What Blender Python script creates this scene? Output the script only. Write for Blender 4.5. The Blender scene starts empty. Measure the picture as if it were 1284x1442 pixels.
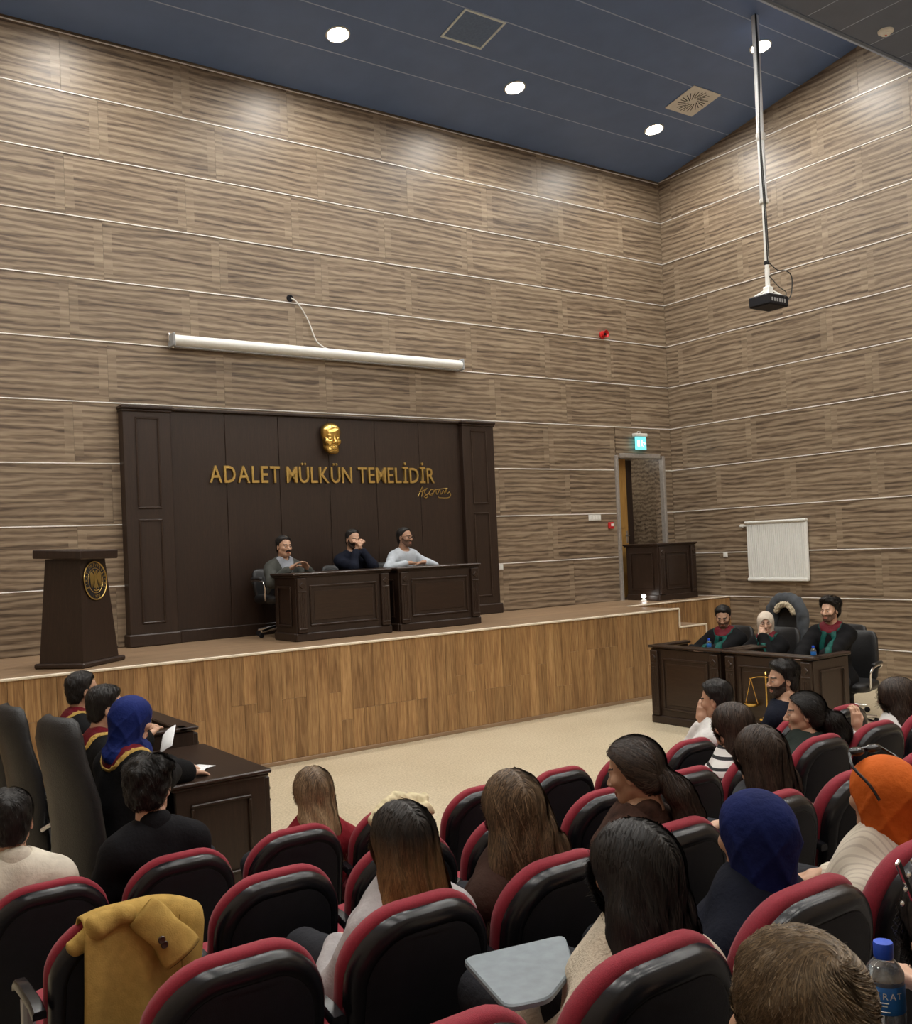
import bpy, math, random
import numpy as np
from mathutils import Matrix, Vector

random.seed(7); RNG = np.random.default_rng(7)
PI = math.pi
scene = bpy.context.scene
COL = scene.collection

# ---------------------------------------------------------------- camera
FPX, CXP, CYP = 1385.29, 642.0, 746.66          # focal length and principal point in photo pixels (1284 x 1442)
ROTV = np.array([-0.02811, -0.03723, 0.61823])
CAM = np.array([-12.464, -11.241, 2.137])
def _rot(v):
    th = np.linalg.norm(v); k = v/th
    K = np.array([[0,-k[2],k[1]],[k[2],0,-k[0]],[-k[1],k[0],0]])
    return np.eye(3)+math.sin(th)*K+(1-math.cos(th))*K@K
RCV = np.array([[1,0,0],[0,0,-1],[0,1,0]],float) @ _rot(ROTV)
def ray(u): return RCV.T @ np.array([(u[0]-CXP)/FPX, (u[1]-CYP)/FPX, 1.0])
def onx(u, x): d = ray(u); return CAM+(x-CAM[0])/d[0]*d
def ony(u, y): d = ray(u); return CAM+(y-CAM[1])/d[1]*d
def onz(u, z): d = ray(u); return CAM+(z-CAM[2])/d[2]*d
cam_data = bpy.data.cameras.new('camera'); cam = bpy.data.objects.new('camera', cam_data); COL.objects.link(cam)
cam_data.sensor_fit = 'HORIZONTAL'; cam_data.sensor_width = 36.0; cam_data.lens = FPX/1284*36
cam_data.shift_y = (CYP-721.0)/1284; cam_data.clip_start = 0.05; cam_data.clip_end = 100
m = Matrix.Identity(4)
for i in range(3):
    m[i][0] = RCV[0][i]; m[i][1] = -RCV[1][i]; m[i][2] = -RCV[2][i]; m[i][3] = CAM[i]
cam.matrix_world = m
scene.camera = cam

# ---------------------------------------------------------------- world and exposure
w = bpy.data.worlds.new('world'); scene.world = w; w.use_nodes = True
w.node_tree.nodes['Background'].inputs[0].default_value = (0.55,0.62,0.75,1)
w.node_tree.nodes['Background'].inputs[1].default_value = 0.02
vs = scene.view_settings
vs.view_transform = 'Standard'; vs.look = 'None'; vs.gamma = 1.0; vs.use_curve_mapping = False
vs.exposure = 1.05
LAMP_STRENGTH = 210.0
PANEL_STRENGTH = 26.0

# ---------------------------------------------------------------- material helpers
MATS = {}
def nodes_of(name):
    mt = bpy.data.materials.new(name); mt.use_nodes = True
    nt = mt.node_tree; b = nt.nodes['Principled BSDF']; MATS[name] = mt
    return mt, nt, b
def rgb(c): return (c[0],c[1],c[2],1)
def s2l(r,g,b):
    f = lambda v: (v/255/12.92) if v/255 <= .04045 else ((v/255+.055)/1.055)**2.4
    return (f(r),f(g),f(b))
def mat(name, col, rough=.6, metal=0, var=.12, vscale=30, bump=.0, bscale=80, stretch=(1,1,1), spec=.5, emit=None, trans=0, coat=0, sheen=0, alpha=1):
    """principled material with a little procedural colour variation and relief"""
    if name in MATS: return MATS[name]
    mt, nt, b = nodes_of(name); N = nt.nodes; L = nt.links
    tc = N.new('ShaderNodeTexCoord'); mp = N.new('ShaderNodeMapping'); mp.inputs['Scale'].default_value = stretch
    L.new(tc.outputs['Object'], mp.inputs[0])
    nz = N.new('ShaderNodeTexNoise'); nz.inputs['Scale'].default_value = vscale; nz.inputs['Detail'].default_value = 4
    L.new(mp.outputs[0], nz.inputs[0])
    rp = N.new('ShaderNodeValToRGB'); rp.color_ramp.elements[0].position = .3; rp.color_ramp.elements[1].position = .7
    rp.color_ramp.elements[0].color = rgb([max(0,c*(1-var)) for c in col]); rp.color_ramp.elements[1].color = rgb([min(1,c*(1+var)) for c in col])
    L.new(nz.outputs['Fac'], rp.inputs[0]); L.new(rp.outputs[0], b.inputs['Base Color'])
    b.inputs['Roughness'].default_value = rough; b.inputs['Metallic'].default_value = metal
    b.inputs['Specular IOR Level'].default_value = spec
    if coat: b.inputs['Coat Weight'].default_value = coat; b.inputs['Coat Roughness'].default_value = .15
    if sheen: b.inputs['Sheen Weight'].default_value = sheen
    if trans: b.inputs['Transmission Weight'].default_value = trans; b.inputs['IOR'].default_value = 1.33
    if emit: b.inputs['Emission Color'].default_value = rgb(emit[0]); b.inputs['Emission Strength'].default_value = emit[1]
    if bump:
        n2 = N.new('ShaderNodeTexNoise'); n2.inputs['Scale'].default_value = bscale; n2.inputs['Detail'].default_value = 3
        L.new(mp.outputs[0], n2.inputs[0])
        bp = N.new('ShaderNodeBump'); bp.inputs['Strength'].default_value = bump; bp.inputs['Distance'].default_value = .01
        L.new(n2.outputs['Fac'], bp.inputs['Height']); L.new(bp.outputs[0], b.inputs['Normal'])
    return mt
def wood(name, cols, axis='x', freq=9.0, longf=.55, rough=.35, strips=None, fine=.35, randshift=60, coat=0, obrand=.10, dist=1.0, wave=0, smix=.8):
    """streaky wood: noise stretched along one axis; strips=(half width, strip, half height) lightens a board's ends"""
    mt, nt, b = nodes_of(name); N = nt.nodes; L = nt.links
    tc = N.new('ShaderNodeTexCoord'); oi = N.new('ShaderNodeObjectInfo')
    sx = {'x': (longf,freq,freq), 'y': (freq,longf,freq), 'z': (freq,freq,longf)}[axis]
    mp = N.new('ShaderNodeMapping'); mp.inputs['Scale'].default_value = sx
    L.new(tc.outputs['Object'], mp.inputs[0])
    mul = N.new('ShaderNodeMath'); mul.operation = 'MULTIPLY'; mul.inputs[1].default_value = randshift; L.new(oi.outputs['Random'], mul.inputs[0])
    cmb = N.new('ShaderNodeCombineXYZ'); 
    for i in range(3): L.new(mul.outputs[0], cmb.inputs[i])
    L.new(cmb.outputs[0], mp.inputs['Location'])
    n1 = N.new('ShaderNodeTexNoise'); n1.inputs['Scale'].default_value = 1.6; n1.inputs['Detail'].default_value = 5; n1.inputs['Distortion'].default_value = dist
    n1.inputs['Roughness'].default_value = .62
    n2 = N.new('ShaderNodeTexNoise'); n2.inputs['Scale'].default_value = 9; n2.inputs['Detail'].default_value = 3
    L.new(mp.outputs[0], n1.inputs[0]); L.new(mp.outputs[0], n2.inputs[0])
    mx = N.new('ShaderNodeMix'); mx.data_type = 'FLOAT'; mx.inputs[0].default_value = fine
    L.new(n1.outputs['Fac'], mx.inputs[2]); L.new(n2.outputs['Fac'], mx.inputs[3])
    if wave:                                      # dark growth lines running along the board
        wm = N.new('ShaderNodeMapping'); wm.inputs['Scale'].default_value = (.16,1,1); L.new(tc.outputs['Object'], wm.inputs[0]); L.new(cmb.outputs[0], wm.inputs['Location'])
        wv = N.new('ShaderNodeTexWave'); wv.bands_direction = 'Z'; wv.inputs['Scale'].default_value = wave; wv.inputs['Distortion'].default_value = 9; wv.inputs['Detail'].default_value = 4; wv.inputs['Detail Scale'].default_value = 1.3; wv.inputs['Detail Roughness'].default_value = .6
        L.new(wm.outputs[0], wv.inputs[0])
        mw = N.new('ShaderNodeMix'); mw.data_type = 'FLOAT'; mw.inputs[0].default_value = .22; L.new(mx.outputs[0], mw.inputs[2]); L.new(wv.outputs['Fac'], mw.inputs[3]); mx = mw
    rp = N.new('ShaderNodeValToRGB'); cr = rp.color_ramp
    while len(cr.elements) < len(cols): cr.elements.new(.5)
    for e,(pos,c) in zip(cr.elements, cols): e.position = pos; e.color = rgb(c)
    L.new(mx.outputs[0], rp.inputs[0]); out = rp.outputs[0]
    if strips:
        hw, sw, hh = strips
        sp = N.new('ShaderNodeSeparateXYZ'); L.new(tc.outputs['Object'], sp.inputs[0])
        def absgt(o, v, op):
            a = N.new('ShaderNodeMath'); a.operation = 'ABSOLUTE'; L.new(o, a.inputs[0])
            g = N.new('ShaderNodeMath'); g.operation = op; g.inputs[1].default_value = v; L.new(a.outputs[0], g.inputs[0]); return g.outputs[0]
        g1 = absgt(sp.outputs[0], hw-sw, 'GREATER_THAN'); g2 = absgt(sp.outputs[2], hh, 'LESS_THAN')
        mm = N.new('ShaderNodeMath'); mm.operation = 'MULTIPLY'; L.new(g1, mm.inputs[0]); L.new(g2, mm.inputs[1])
        m3 = N.new('ShaderNodeMath'); m3.operation = 'MULTIPLY'; m3.inputs[1].default_value = smix; L.new(mm.outputs[0], m3.inputs[0])
        mp2 = N.new('ShaderNodeMapping'); mp2.inputs['Scale'].default_value = (longf*.3, freq, freq*.9); L.new(tc.outputs['Object'], mp2.inputs[0]); L.new(cmb.outputs[0], mp2.inputs['Location'])
        n3 = N.new('ShaderNodeTexNoise'); n3.inputs['Scale'].default_value = 2.2; L.new(mp2.outputs[0], n3.inputs[0])
        r3 = N.new('ShaderNodeValToRGB'); r3.color_ramp.elements[0].position = .36; r3.color_ramp.elements[1].position = .62
        r3.color_ramp.elements[0].color = rgb(cols[1][1]); r3.color_ramp.elements[1].color = rgb([min(1,c*1.12) for c in cols[-1][1]]); L.new(n3.outputs['Fac'], r3.inputs[0])
        mc = N.new('ShaderNodeMix'); mc.data_type = 'RGBA'; L.new(m3.outputs[0], mc.inputs[0]); L.new(out, mc.inputs[6]); L.new(r3.outputs[0], mc.inputs[7]); out = mc.outputs[2]
    if obrand:
        hsv = N.new('ShaderNodeHueSaturation'); mr = N.new('ShaderNodeMapRange'); mr.inputs[3].default_value = 1-obrand; mr.inputs[4].default_value = 1+obrand
        L.new(oi.outputs['Random'], mr.inputs[0]); L.new(mr.outputs[0], hsv.inputs['Value']); L.new(out, hsv.inputs['Color']); out = hsv.outputs[0]
    L.new(out, b.inputs['Base Color']); b.inputs['Roughness'].default_value = rough
    if coat: b.inputs['Coat Weight'].default_value = coat; b.inputs['Coat Roughness'].default_value = .2
    bp = N.new('ShaderNodeBump'); bp.inputs['Strength'].default_value = .08; bp.inputs['Distance'].default_value = .004
    L.new(mx.outputs[0], bp.inputs['Height']); L.new(bp.outputs[0], b.inputs['Normal'])
    return mt

PW, PH = 1.38, .69                      # wall board size
M_PANEL = wood('zebrano wall laminate', [(.30,(.066,.045,.030)),(.42,(.165,.117,.077)),(.54,(.25,.187,.126)),(.68,(.35,.275,.19))], 'x', 8.5, .36, .42, strips=(PW/2,.10,.262), coat=.0, obrand=.05, wave=4.2, smix=.45)
M_PLANK = wood('oak stage cladding', [(.30,(.14,.068,.026)),(.45,(.27,.145,.058)),(.58,(.40,.235,.10)),(.72,(.52,.33,.155))], 'z', 9, .7, .42, obrand=.16)
M_STAGEFLOOR = wood('stage floor laminate', [(.3,(.21,.13,.075)),(.5,(.30,.195,.115)),(.7,(.39,.27,.165))], 'x', 6, .5, .38, obrand=.08)
M_WENGE = wood('dark wenge veneer', [(.3,(.015,.0075,.0045)),(.5,(.025,.013,.008)),(.7,(.040,.021,.013))], 'z', 30, 1.6, .42, obrand=.06, fine=.5, dist=.3)
M_WENGETOP = wood('dark wenge desk top', [(.3,(.017,.009,.006)),(.5,(.028,.015,.0095)),(.7,(.044,.025,.016))], 'x', 30, 1.6, .3, obrand=.05, fine=.5, dist=.3)
M_DOORWOOD = wood('golden oak door leaf', [(.3,(.30,.15,.035)),(.5,(.42,.23,.06)),(.7,(.5,.3,.09))], 'z', 14, .8, .4, obrand=0)
M_ALU = mat('brushed aluminium trim', (.86,.84,.80), .38, .15, var=.05, vscale=12)
M_CREAMTRIM = mat('cream edge strip', (.78,.70,.56), .4, 0, var=.05)
M_CEIL = mat('slate blue ceiling board', (.13,.205,.40), .45, .1, var=.06, vscale=3)
M_CEILDARK = mat('dark grey ceiling board', (.115,.15,.23), .5, .1, var=.06, vscale=3)
M_SEAM = mat('pale ceiling seam', (.45,.55,.75), .5, .2, var=.05)
M_WHITE = mat('white enamel', (.82,.83,.80), .35, 0, var=.03)
M_WHITEPL = mat('white plastic', (.75,.74,.70), .4, 0, var=.04)
M_GREYPL = mat('grey plastic', (.33,.34,.35), .45, 0, var=.06)
M_BLACKPL = mat('black gloss plastic', (.007,.007,.009), .27, 0, var=.1, spec=.42)
M_BLACKMAT = mat('matt black plastic', (.006,.006,.009), .6, 0, spec=.3, var=.15, bump=.1, bscale=300)
M_LEATHER = mat('black leather', (.009,.009,.010), .45, 0, var=.2, vscale=60, bump=.25, bscale=140)
M_RED = mat('crimson chair fabric', (.25,.010,.026), .85, 0, var=.12, vscale=200, bump=.2, bscale=500, sheen=.1)
M_CHROME = mat('polished chrome', (.75,.75,.76), .15, 1, var=.03)
M_STEEL = mat('galvanised steel tube', (.72,.73,.74), .4, .15, var=.08, vscale=8)
M_GOLD = mat('polished gold', (.78,.53,.16), .25, 1, var=.06, vscale=20)
M_GOLDMAT = mat('satin gold lettering', (.62,.43,.14), .33, .9, var=.05, vscale=20)
M_REDPL = mat('red alarm plastic', (.55,.02,.02), .35, 0, var=.08)
M_LAMP = mat('lit lamp diffuser', (1,1,1), .5, emit=((1.0,.965,.90), LAMP_STRENGTH))
M_ADDEDPANEL = mat('added panel diffuser', (1,1,1), .5, emit=((1.0,.965,.90), PANEL_STRENGTH))
M_CABLE = mat('black cable', (.01,.01,.01), .5)
M_PAPER = mat('white paper', (.82,.84,.86), .7, var=.02)

def floor_mat():
    mt, nt, b = nodes_of('beige speckled stone floor'); N = nt.nodes; L = nt.links
    tc = N.new('ShaderNodeTexCoord')
    n1 = N.new('ShaderNodeTexNoise'); n1.inputs['Scale'].default_value = 55; n1.inputs['Detail'].default_value = 6; n1.inputs['Roughness'].default_value = .7
    n2 = N.new('ShaderNodeTexNoise'); n2.inputs['Scale'].default_value = 1.3
    L.new(tc.outputs['Object'], n1.inputs[0]); L.new(tc.outputs['Object'], n2.inputs[0])
    rp = N.new('ShaderNodeValToRGB'); cr = rp.color_ramp; cr.elements.new(.5)
    for e,(p_,c) in zip(cr.elements, [(.36,(.37,.30,.19)),(.5,(.55,.465,.325)),(.64,(.68,.60,.45))]): e.position = p_; e.color = rgb(c)
    mx = N.new('ShaderNodeMix'); mx.data_type = 'FLOAT'; mx.inputs[0].default_value = .15
    L.new(n1.outputs['Fac'], mx.inputs[2]); L.new(n2.outputs['Fac'], mx.inputs[3]); L.new(mx.outputs[0], rp.inputs[0])
    L.new(rp.outputs[0], b.inputs['Base Color']); b.inputs['Roughness'].default_value = .45
    return mt
M_FLOOR = floor_mat()
M_CARPET = mat('brown grey carpet', (.10,.085,.075), .95, var=.3, vscale=200, bump=.3, bscale=400)
M_PLASTER = mat('warm plaster wall', (.42,.34,.26), .8, var=.06, vscale=4)

# ---------------------------------------------------------------- mesh helpers
def link(o, parent=None):
    COL.objects.link(o)
    if parent is not None: o.parent = parent
    return o
def mesh_np(name, V, F, mats=None, smooth=False, fmat=None):
    """V (n,3), F: list of polygons or (m,4)/(m,3) int array"""
    me = bpy.data.meshes.new(name)
    V = np.asarray(V, np.float32)
    if isinstance(F, np.ndarray):
        k = F.shape[1]; loops = F.astype(np.int32).ravel(); starts = np.arange(0, len(loops), k, dtype=np.int32); n = len(F)
    else:
        tot = [len(f) for f in F]; loops = np.fromiter((i for f in F for i in f), np.int32, sum(tot))
        starts = np.concatenate([[0], np.cumsum(tot)[:-1]]).astype(np.int32); n = len(F)
    me.vertices.add(len(V)); me.vertices.foreach_set('co', V.ravel())
    me.loops.add(len(loops)); me.loops.foreach_set('vertex_index', loops)
    me.polygons.add(n); me.polygons.foreach_set('loop_start', starts)
    me.polygons.foreach_set('use_smooth', np.full(n, bool(smooth)))
    if mats:
        for mm in (mats if isinstance(mats, (list,tuple)) else [mats]): me.materials.append(mm)
    if fmat is not None: me.polygons.foreach_set('material_index', np.asarray(fmat, np.int32))
    me.update(calc_edges=True)
    return me
class MB:
    def __init__(s): s.v = []; s.f = []; s.T = Matrix.Identity(4)
    def add(s, V, F):
        o = len(s.v)
        for p in V:
            q = s.T @ Vector(p); s.v.append((q.x,q.y,q.z))
        for f in F: s.f.append([i+o for i in f])
        return s
    def box(s, c, d, bev=.004, rot=None):
        hx,hy,hz = [max(1e-4,t/2) for t in d]; b = min(bev, hx*.9, hy*.9, hz*.9)
        V = []; idx = {}
        for sx in (-1,1):
            for sy in (-1,1):
                for sz in (-1,1):
                    for a,(ox,oy,oz) in enumerate(((0,b,b),(b,0,b),(b,b,0))):
                        idx[(sx,sy,sz,a)] = len(V); V.append((sx*(hx-ox), sy*(hy-oy), sz*(hz-oz)))
        F = []
        for sg in (-1,1):
            q = [idx[(sg,-1,-1,0)],idx[(sg,1,-1,0)],idx[(sg,1,1,0)],idx[(sg,-1,1,0)]]; F.append(q if sg>0 else q[::-1])
            q = [idx[(-1,sg,-1,1)],idx[(-1,sg,1,1)],idx[(1,sg,1,1)],idx[(1,sg,-1,1)]]; F.append(q if sg>0 else q[::-1])
            q = [idx[(-1,-1,sg,2)],idx[(1,-1,sg,2)],idx[(1,1,sg,2)],idx[(-1,1,sg,2)]]; F.append(q if sg>0 else q[::-1])
        for a in (-1,1):
            for c2 in (-1,1):
                q = [idx[(a,c2,-1,0)],idx[(a,c2,1,0)],idx[(a,c2,1,1)],idx[(a,c2,-1,1)]]; F.append(q if a*c2<0 else q[::-1])
                q = [idx[(a,-1,c2,0)],idx[(a,1,c2,0)],idx[(a,1,c2,2)],idx[(a,-1,c2,2)]]; F.append(q if a*c2>0 else q[::-1])
                q = [idx[(-1,a,c2,1)],idx[(1,a,c2,1)],idx[(1,a,c2,2)],idx[(-1,a,c2,2)]]; F.append(q if a*c2<0 else q[::-1])
        for sx in (-1,1):
            for sy in (-1,1):
                for sz in (-1,1):
                    q = [idx[(sx,sy,sz,a)] for a in range(3)]; F.append(q if sx*sy*sz>0 else q[::-1])
        R = rot if rot is not None else Matrix.Identity(3)
        V = [tuple(R @ Vector(p)+Vector(c)) for p in V]
        return s.add(V, F)
    def tube(s, pts, r, n=10, cap=True):
        pts = [Vector(p) for p in pts]; m_ = len(pts); rs = r if isinstance(r,(list,tuple)) else [r]*m_
        up = None; V = []
        for i,p in enumerate(pts):
            t = (pts[min(i+1,m_-1)]-pts[max(i-1,0)]).normalized()
            if up is None:
                up = Vector((0,0,1)) if abs(t.z)<.9 else Vector((1,0,0))
            a = (up-t*up.dot(t)).normalized(); b = t.cross(a); up = a
            for k in range(n):
                th = 2*PI*k/n; V.append(tuple(p+(a*math.cos(th)+b*math.sin(th))*rs[i]))
        F = []
        for i in range(m_-1):
            for k in range(n): F.append([i*n+k, i*n+(k+1)%n, (i+1)*n+(k+1)%n, (i+1)*n+k])
        if cap: F.append(list(range(n))[::-1]); F.append(list(range((m_-1)*n, m_*n)))
        return s.add(V, F)
    def lathe(s, prof, n=24, c=(0,0,0), R=None):
        """profile [(r,z)]"""
        V = []; F = []
        for r,z in prof:
            for k in range(n):
                th = 2*PI*k/n; p = Vector((r*math.cos(th), r*math.sin(th), z))
                if R is not None: p = R @ p
                V.append(tuple(p+Vector(c)))
        for i in range(len(prof)-1):
            for k in range(n): F.append([i*n+k, i*n+(k+1)%n, (i+1)*n+(k+1)%n, (i+1)*n+k])
        F.append(list(range(n))[::-1]); F.append([(len(prof)-1)*n+k for k in range(n)])
        return s.add(V, F)
    def rings(s, rings, cap0=True, cap1=True):
        """loft a list of equal-length closed rings"""
        n = len(rings[0]); V = [p for r in rings for p in r]; F = []
        for i in range(len(rings)-1):
            for k in range(n): F.append([i*n+k, i*n+(k+1)%n, (i+1)*n+(k+1)%n, (i+1)*n+k])
        if cap0: F.append(list(range(n))[::-1])
        if cap1: F.append([(len(rings)-1)*n+k for k in range(n)])
        return s.add(V, F)
    def prism(s, poly, y0, y1):
        """polygon in xz extruded along y"""
        n = len(poly)
        return s.rings([[(x,y0,z) for x,z in poly],[(x,y1,z) for x,z in poly]])
    def frame(s, x0, x1, z0, z1, y, wd=.022, pr=.014):
        """raised rectangular moulding on a face whose outward normal is -y, at plane y"""
        for (cx,cz,sx,sz) in (((x0+x1)/2,z0,x1-x0+wd,wd),((x0+x1)/2,z1,x1-x0+wd,wd),(x0,(z0+z1)/2,wd,z1-z0-wd),(x1,(z0+z1)/2,wd,z1-z0-wd)):
            s.box((cx,y-pr/2,cz),(sx,pr,sz),.006)
        return s
    def build(s, name, m_, parent=None, smooth=False):
        me = mesh_np(name, s.v, s.f, m_, smooth); o = bpy.data.objects.new(name, me); link(o, parent)
        if smooth == 'auto':
            pass
        return o
def autosmooth(o, ang=40):
    me = o.data; n = len(me.polygons); me.polygons.foreach_set('use_smooth', np.ones(n, bool))
    try: me.set_sharp_from_angle(angle=math.radians(ang))
    except Exception: pass
    return o
def tag(o, label=None, cat=None, group=None, kind=None):
    if label: o['label'] = label
    if cat: o['category'] = cat
    if group: o['group'] = group
    if kind: o['kind'] = kind
    return o
def empty(name, loc, rz=0, label=None, cat=None, group=None):
    o = bpy.data.objects.new(name, None); o.empty_display_size = .1; link(o); o.location = loc; o.rotation_euler = (0,0,rz)
    return tag(o, label, cat, group)
def part(mb, name, m_, parent=None, sm=None):
    o = mb.build(name, m_, parent)
    if sm: autosmooth(o, sm)
    return o
def copy_tree(o, parent=None):
    c = o.copy(); COL.objects.link(c)
    if parent is not None: c.parent = parent
    for ch in o.children: copy_tree(ch, c)
    return c
def rz3(a): return Matrix.Rotation(a,3,'Z')
def R3(a, ax): return Matrix.Rotation(a,3,ax)
# ================================================================ ROOM
ST = 1.15                                # stage height
XL, YR = -14.6, -14.2                    # left and rear walls of the hall
DX0, DX1, DZ1 = -1.27, -.24, 3.43        # doorway in the back wall
SLOPE = .1823                            # rise of the front ceiling away from the back wall
YE, ZLOW = -4.57, 8.0                    # edge and height of the lower rear ceiling

fl = MB(); fl.box((XL/2, YR/2, -.05), (-XL+.6, -YR+.6, .1), .002); FLOOR = tag(part(fl,'floor',M_FLOOR), kind='structure')
def tier(n, y1):
    z = .137*(n-1); mb = MB(); y0 = YR+.02
    mb.box(((XL-5.2)/2+.02, (y0+y1)/2, z-.0685), (-XL-5.2-.04, y1-y0, .137), .004)
    o = part(mb,'floor_tier',M_CARPET); tag(o, kind='structure')
    nb = MB(); nb.box(((XL-5.2)/2+.02, y1, z-.006),(-XL-5.2-.04,.03,.012),.003); part(nb,'nosing',M_ALU,o)
ROWY = [-7.08,-7.98,-8.88,-9.78,-10.68]
for n in range(2,6): tier(n, ROWY[n-1]+.62)

# --- back wall: backing with a doorway, boards, aluminium strips
bw = MB()
bw.box(((XL+DX0)/2,.09,4.6),(DX0-XL,.15,9.2),.001); bw.box((DX1/2+.1,.09,4.6),(-DX1+.2,.15,9.2),.001)
bw.box(((DX0+DX1)/2,.09,(DZ1+9.2)/2),(DX1-DX0,.15,9.2-DZ1),.001); bw.box(((DX0+DX1)/2,.09,ST/2-.02),(DX1-DX0,.15,ST-.04),.001)
WB = tag(part(bw,'wall_back',M_PANEL), kind='structure')
rw_ = MB(); rw_.box((.09,YR/2,4.6),(.15,-YR,9.2),.001)
WR = tag(part(rw_,'wall_right',M_PANEL), kind='structure')
def board_mesh(wd, ht):
    b = MB(); b.box((0,0,0),(wd-.0015,.013,ht-.012),.0008); return mesh_np('wall_board', b.v, b.f, M_PANEL)
FULL = board_mesh(PW, PH)
def board(wall, u0, u1, z0, z1):
    if u1-u0 < .03 or z1-z0 < .03: return
    full = abs(u1-u0-PW) < .01 and abs(z1-z0-PH) < .01
    o = bpy.data.objects.new('wall_board', FULL if full else board_mesh(u1-u0, z1-z0)); uc, zc = (u0+u1)/2, (z0+z1)/2
    if wall == 'b': link(o, WB); o.location = (uc, .0066, zc)
    else: link(o, WR); o.location = (.0066, -uc, zc); o.rotation_euler = (0,0,-PI/2)
def row_boards(wall, z0, z1, off, ulo, uhi, cut=None):
    k0 = math.floor((ulo-off)/PW)
    u = off+k0*PW
    while u < uhi:
        a, b = max(u, ulo), min(u+PW, uhi)
        if cut and a < cut[1] and b > cut[0] and z0 < cut[2]:
            board(wall, a, min(b,cut[0]), z0, z1); board(wall, max(a,cut[1]), b, z0, z1)
            if z1 > cut[2]: board(wall, max(a,cut[0]), min(b,cut[1]), cut[2], z1)
        else: board(wall, a, b, z0, z1)
        u += PW
for i in range(10):
    z1 = ST+(10-i)*PH; z0 = z1-PH
    row_boards('b', z0, z1, .085 if i%2==0 else .48, -13.3, -.002, (DX0,DX1,DZ1))
for i in range(-2,12):
    z1 = ST+(10-i)*PH; z0 = z1-PH
    if i == 11: z0, z1 = 0.0, ST-PH
    row_boards('r', z0, z1, -.465 if i%2 else -1.13, .002, 7.6)
def strip(wall, z, u0, u1):
    b = MB()
    if wall == 'b': b.box(((u0+u1)/2,-.003,z),(u1-u0,.012,.013),.003)
    else: b.box((-.003,-(u0+u1)/2,z),(.012,u1-u0,.013),.003)
    part(b,'aluminium_strip',M_ALU,WB if wall=='b' else WR)
for i in range(0,10):
    z = ST+(10-i)*PH-(.03 if i==0 else 0)
    if z < DZ1: strip('b', z, -13.3, DX0-.06); strip('b', z, DX1+.06, 0)
    else: strip('b', z, -13.3, 0)
for i in range(-1,12): strip('r', ST+(10-i)*PH if i<11 else ST-PH, 0, 7.6)
lw = MB(); lw.box((XL-.08,YR/2,4.1),(.15,-YR,8.2),.01); tag(part(lw,'wall_left',M_PLASTER), kind='structure')
rr = MB(); rr.box((XL/2,YR-.08,4.1),(-XL+.3,.15,8.2),.01); tag(part(rr,'wall_rear',M_PLASTER), kind='structure')
pl = MB(); pl.box((.004,(YR-7.6)/2,4.1),(.01,7.6-(-YR) if False else -YR-7.6,8.2),.002); part(pl,'plaster_field',M_PLASTER,WR)

# --- ceiling: sloping boards over the stage, lower flat ceiling over the hall
CEIL = tag(empty('ceiling',(0,0,0)), kind='structure')
ANG = math.atan(SLOPE)
def cz(y): return 8.05-SLOPE*y
seams = [0,-.82,-1.47,-2.12,-2.77,-3.42,-4.07,-4.75]
for a,b_ in zip(seams[:-1], seams[1:]):
    c = MB(); ym = (a+b_)/2; ln = (a-b_)/math.cos(ANG)
    c.box((XL/2,ym,cz(ym)+.02),(-XL+.3,ln-.012,.04),.004,R3(-ANG,'X')); part(c,'ceiling_board',M_CEIL,CEIL)
    if b_ > YE:
        c = MB(); c.box((XL/2,b_,cz(b_)+.014),(-XL+.3,.014,.03),.002,R3(-ANG,'X')); part(c,'ceiling_seam',M_SEAM,CEIL)
c = MB(); c.box((XL/2,YE-.03,(ZLOW+cz(YE))/2+.02),(-XL+.3,.05,cz(YE)-ZLOW+.06),.004); part(c,'ceiling_fascia',M_CEILDARK,CEIL)
c = MB(); c.box((XL/2,YE,ZLOW+.005),(-XL+.3,.05,.03),.006); part(c,'edge_strip',M_SEAM,CEIL)
for k in range(24):
    x1 = -.48-.63*k+.315+.165; x0 = x1-.63
    if x1 < XL: break
    c = MB(); c.box(((x0+x1)/2,(YE+YR)/2,ZLOW+.02),(.618,YE-YR,.04),.004); part(c,'ceiling_board',M_CEILDARK,CEIL)
    c = MB(); c.box((x0,(YE+YR)/2,ZLOW+.016),(.012,YE-YR,.03),.002); part(c,'ceiling_seam',M_SEAM,CEIL)

# --- ceiling fittings
def downlight(x, y, z, tilt, label, group):
    t = empty('ceiling_downlight',(x,y,z),0,label,'ceiling light',group); t.rotation_euler = (-tilt,0,0)
    r = MB(); n = 28
    prof = [(.118,-.002),(.125,-.010),(.137,-.012),(.146,-.008),(.148,.0),(.13,.004)]
    rings = [[(rr_*math.cos(2*PI*k/n), rr_*math.sin(2*PI*k/n), zz) for k in range(n)] for rr_,zz in prof]
    r.rings(rings,False,False); part(r,'trim_ring',M_WHITEPL,t,50)
    d = MB(); d.lathe([(.119,-.004),(.10,-.0065),(.05,-.008),(.004,-.0085)],n); part(d,'lamp_diffuser',M_LAMP,t,60)
for x,lb in ((-12.06,'by the left wall'),(-9.37,'above the lectern'),(-6.68,'above the gold relief face'),(-3.985,'between the access hatch and the swirl vent'),(-1.30,'between the swirl vent and the back wall')):
    downlight(x,-1.14,cz(-1.14)-.004,ANG,'round lit downlight in the sloping blue ceiling '+lb,'downlights over the stage')
for x in (-12.06,-9.37,-6.68,-3.985,-1.355):
    downlight(x,-3.13,cz(-3.13)-.004,ANG,'round lit downlight behind the projector pole' if x > -2 else 'round lit downlight in the sloping blue ceiling over the floor before the stage','second line of downlights')
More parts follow.
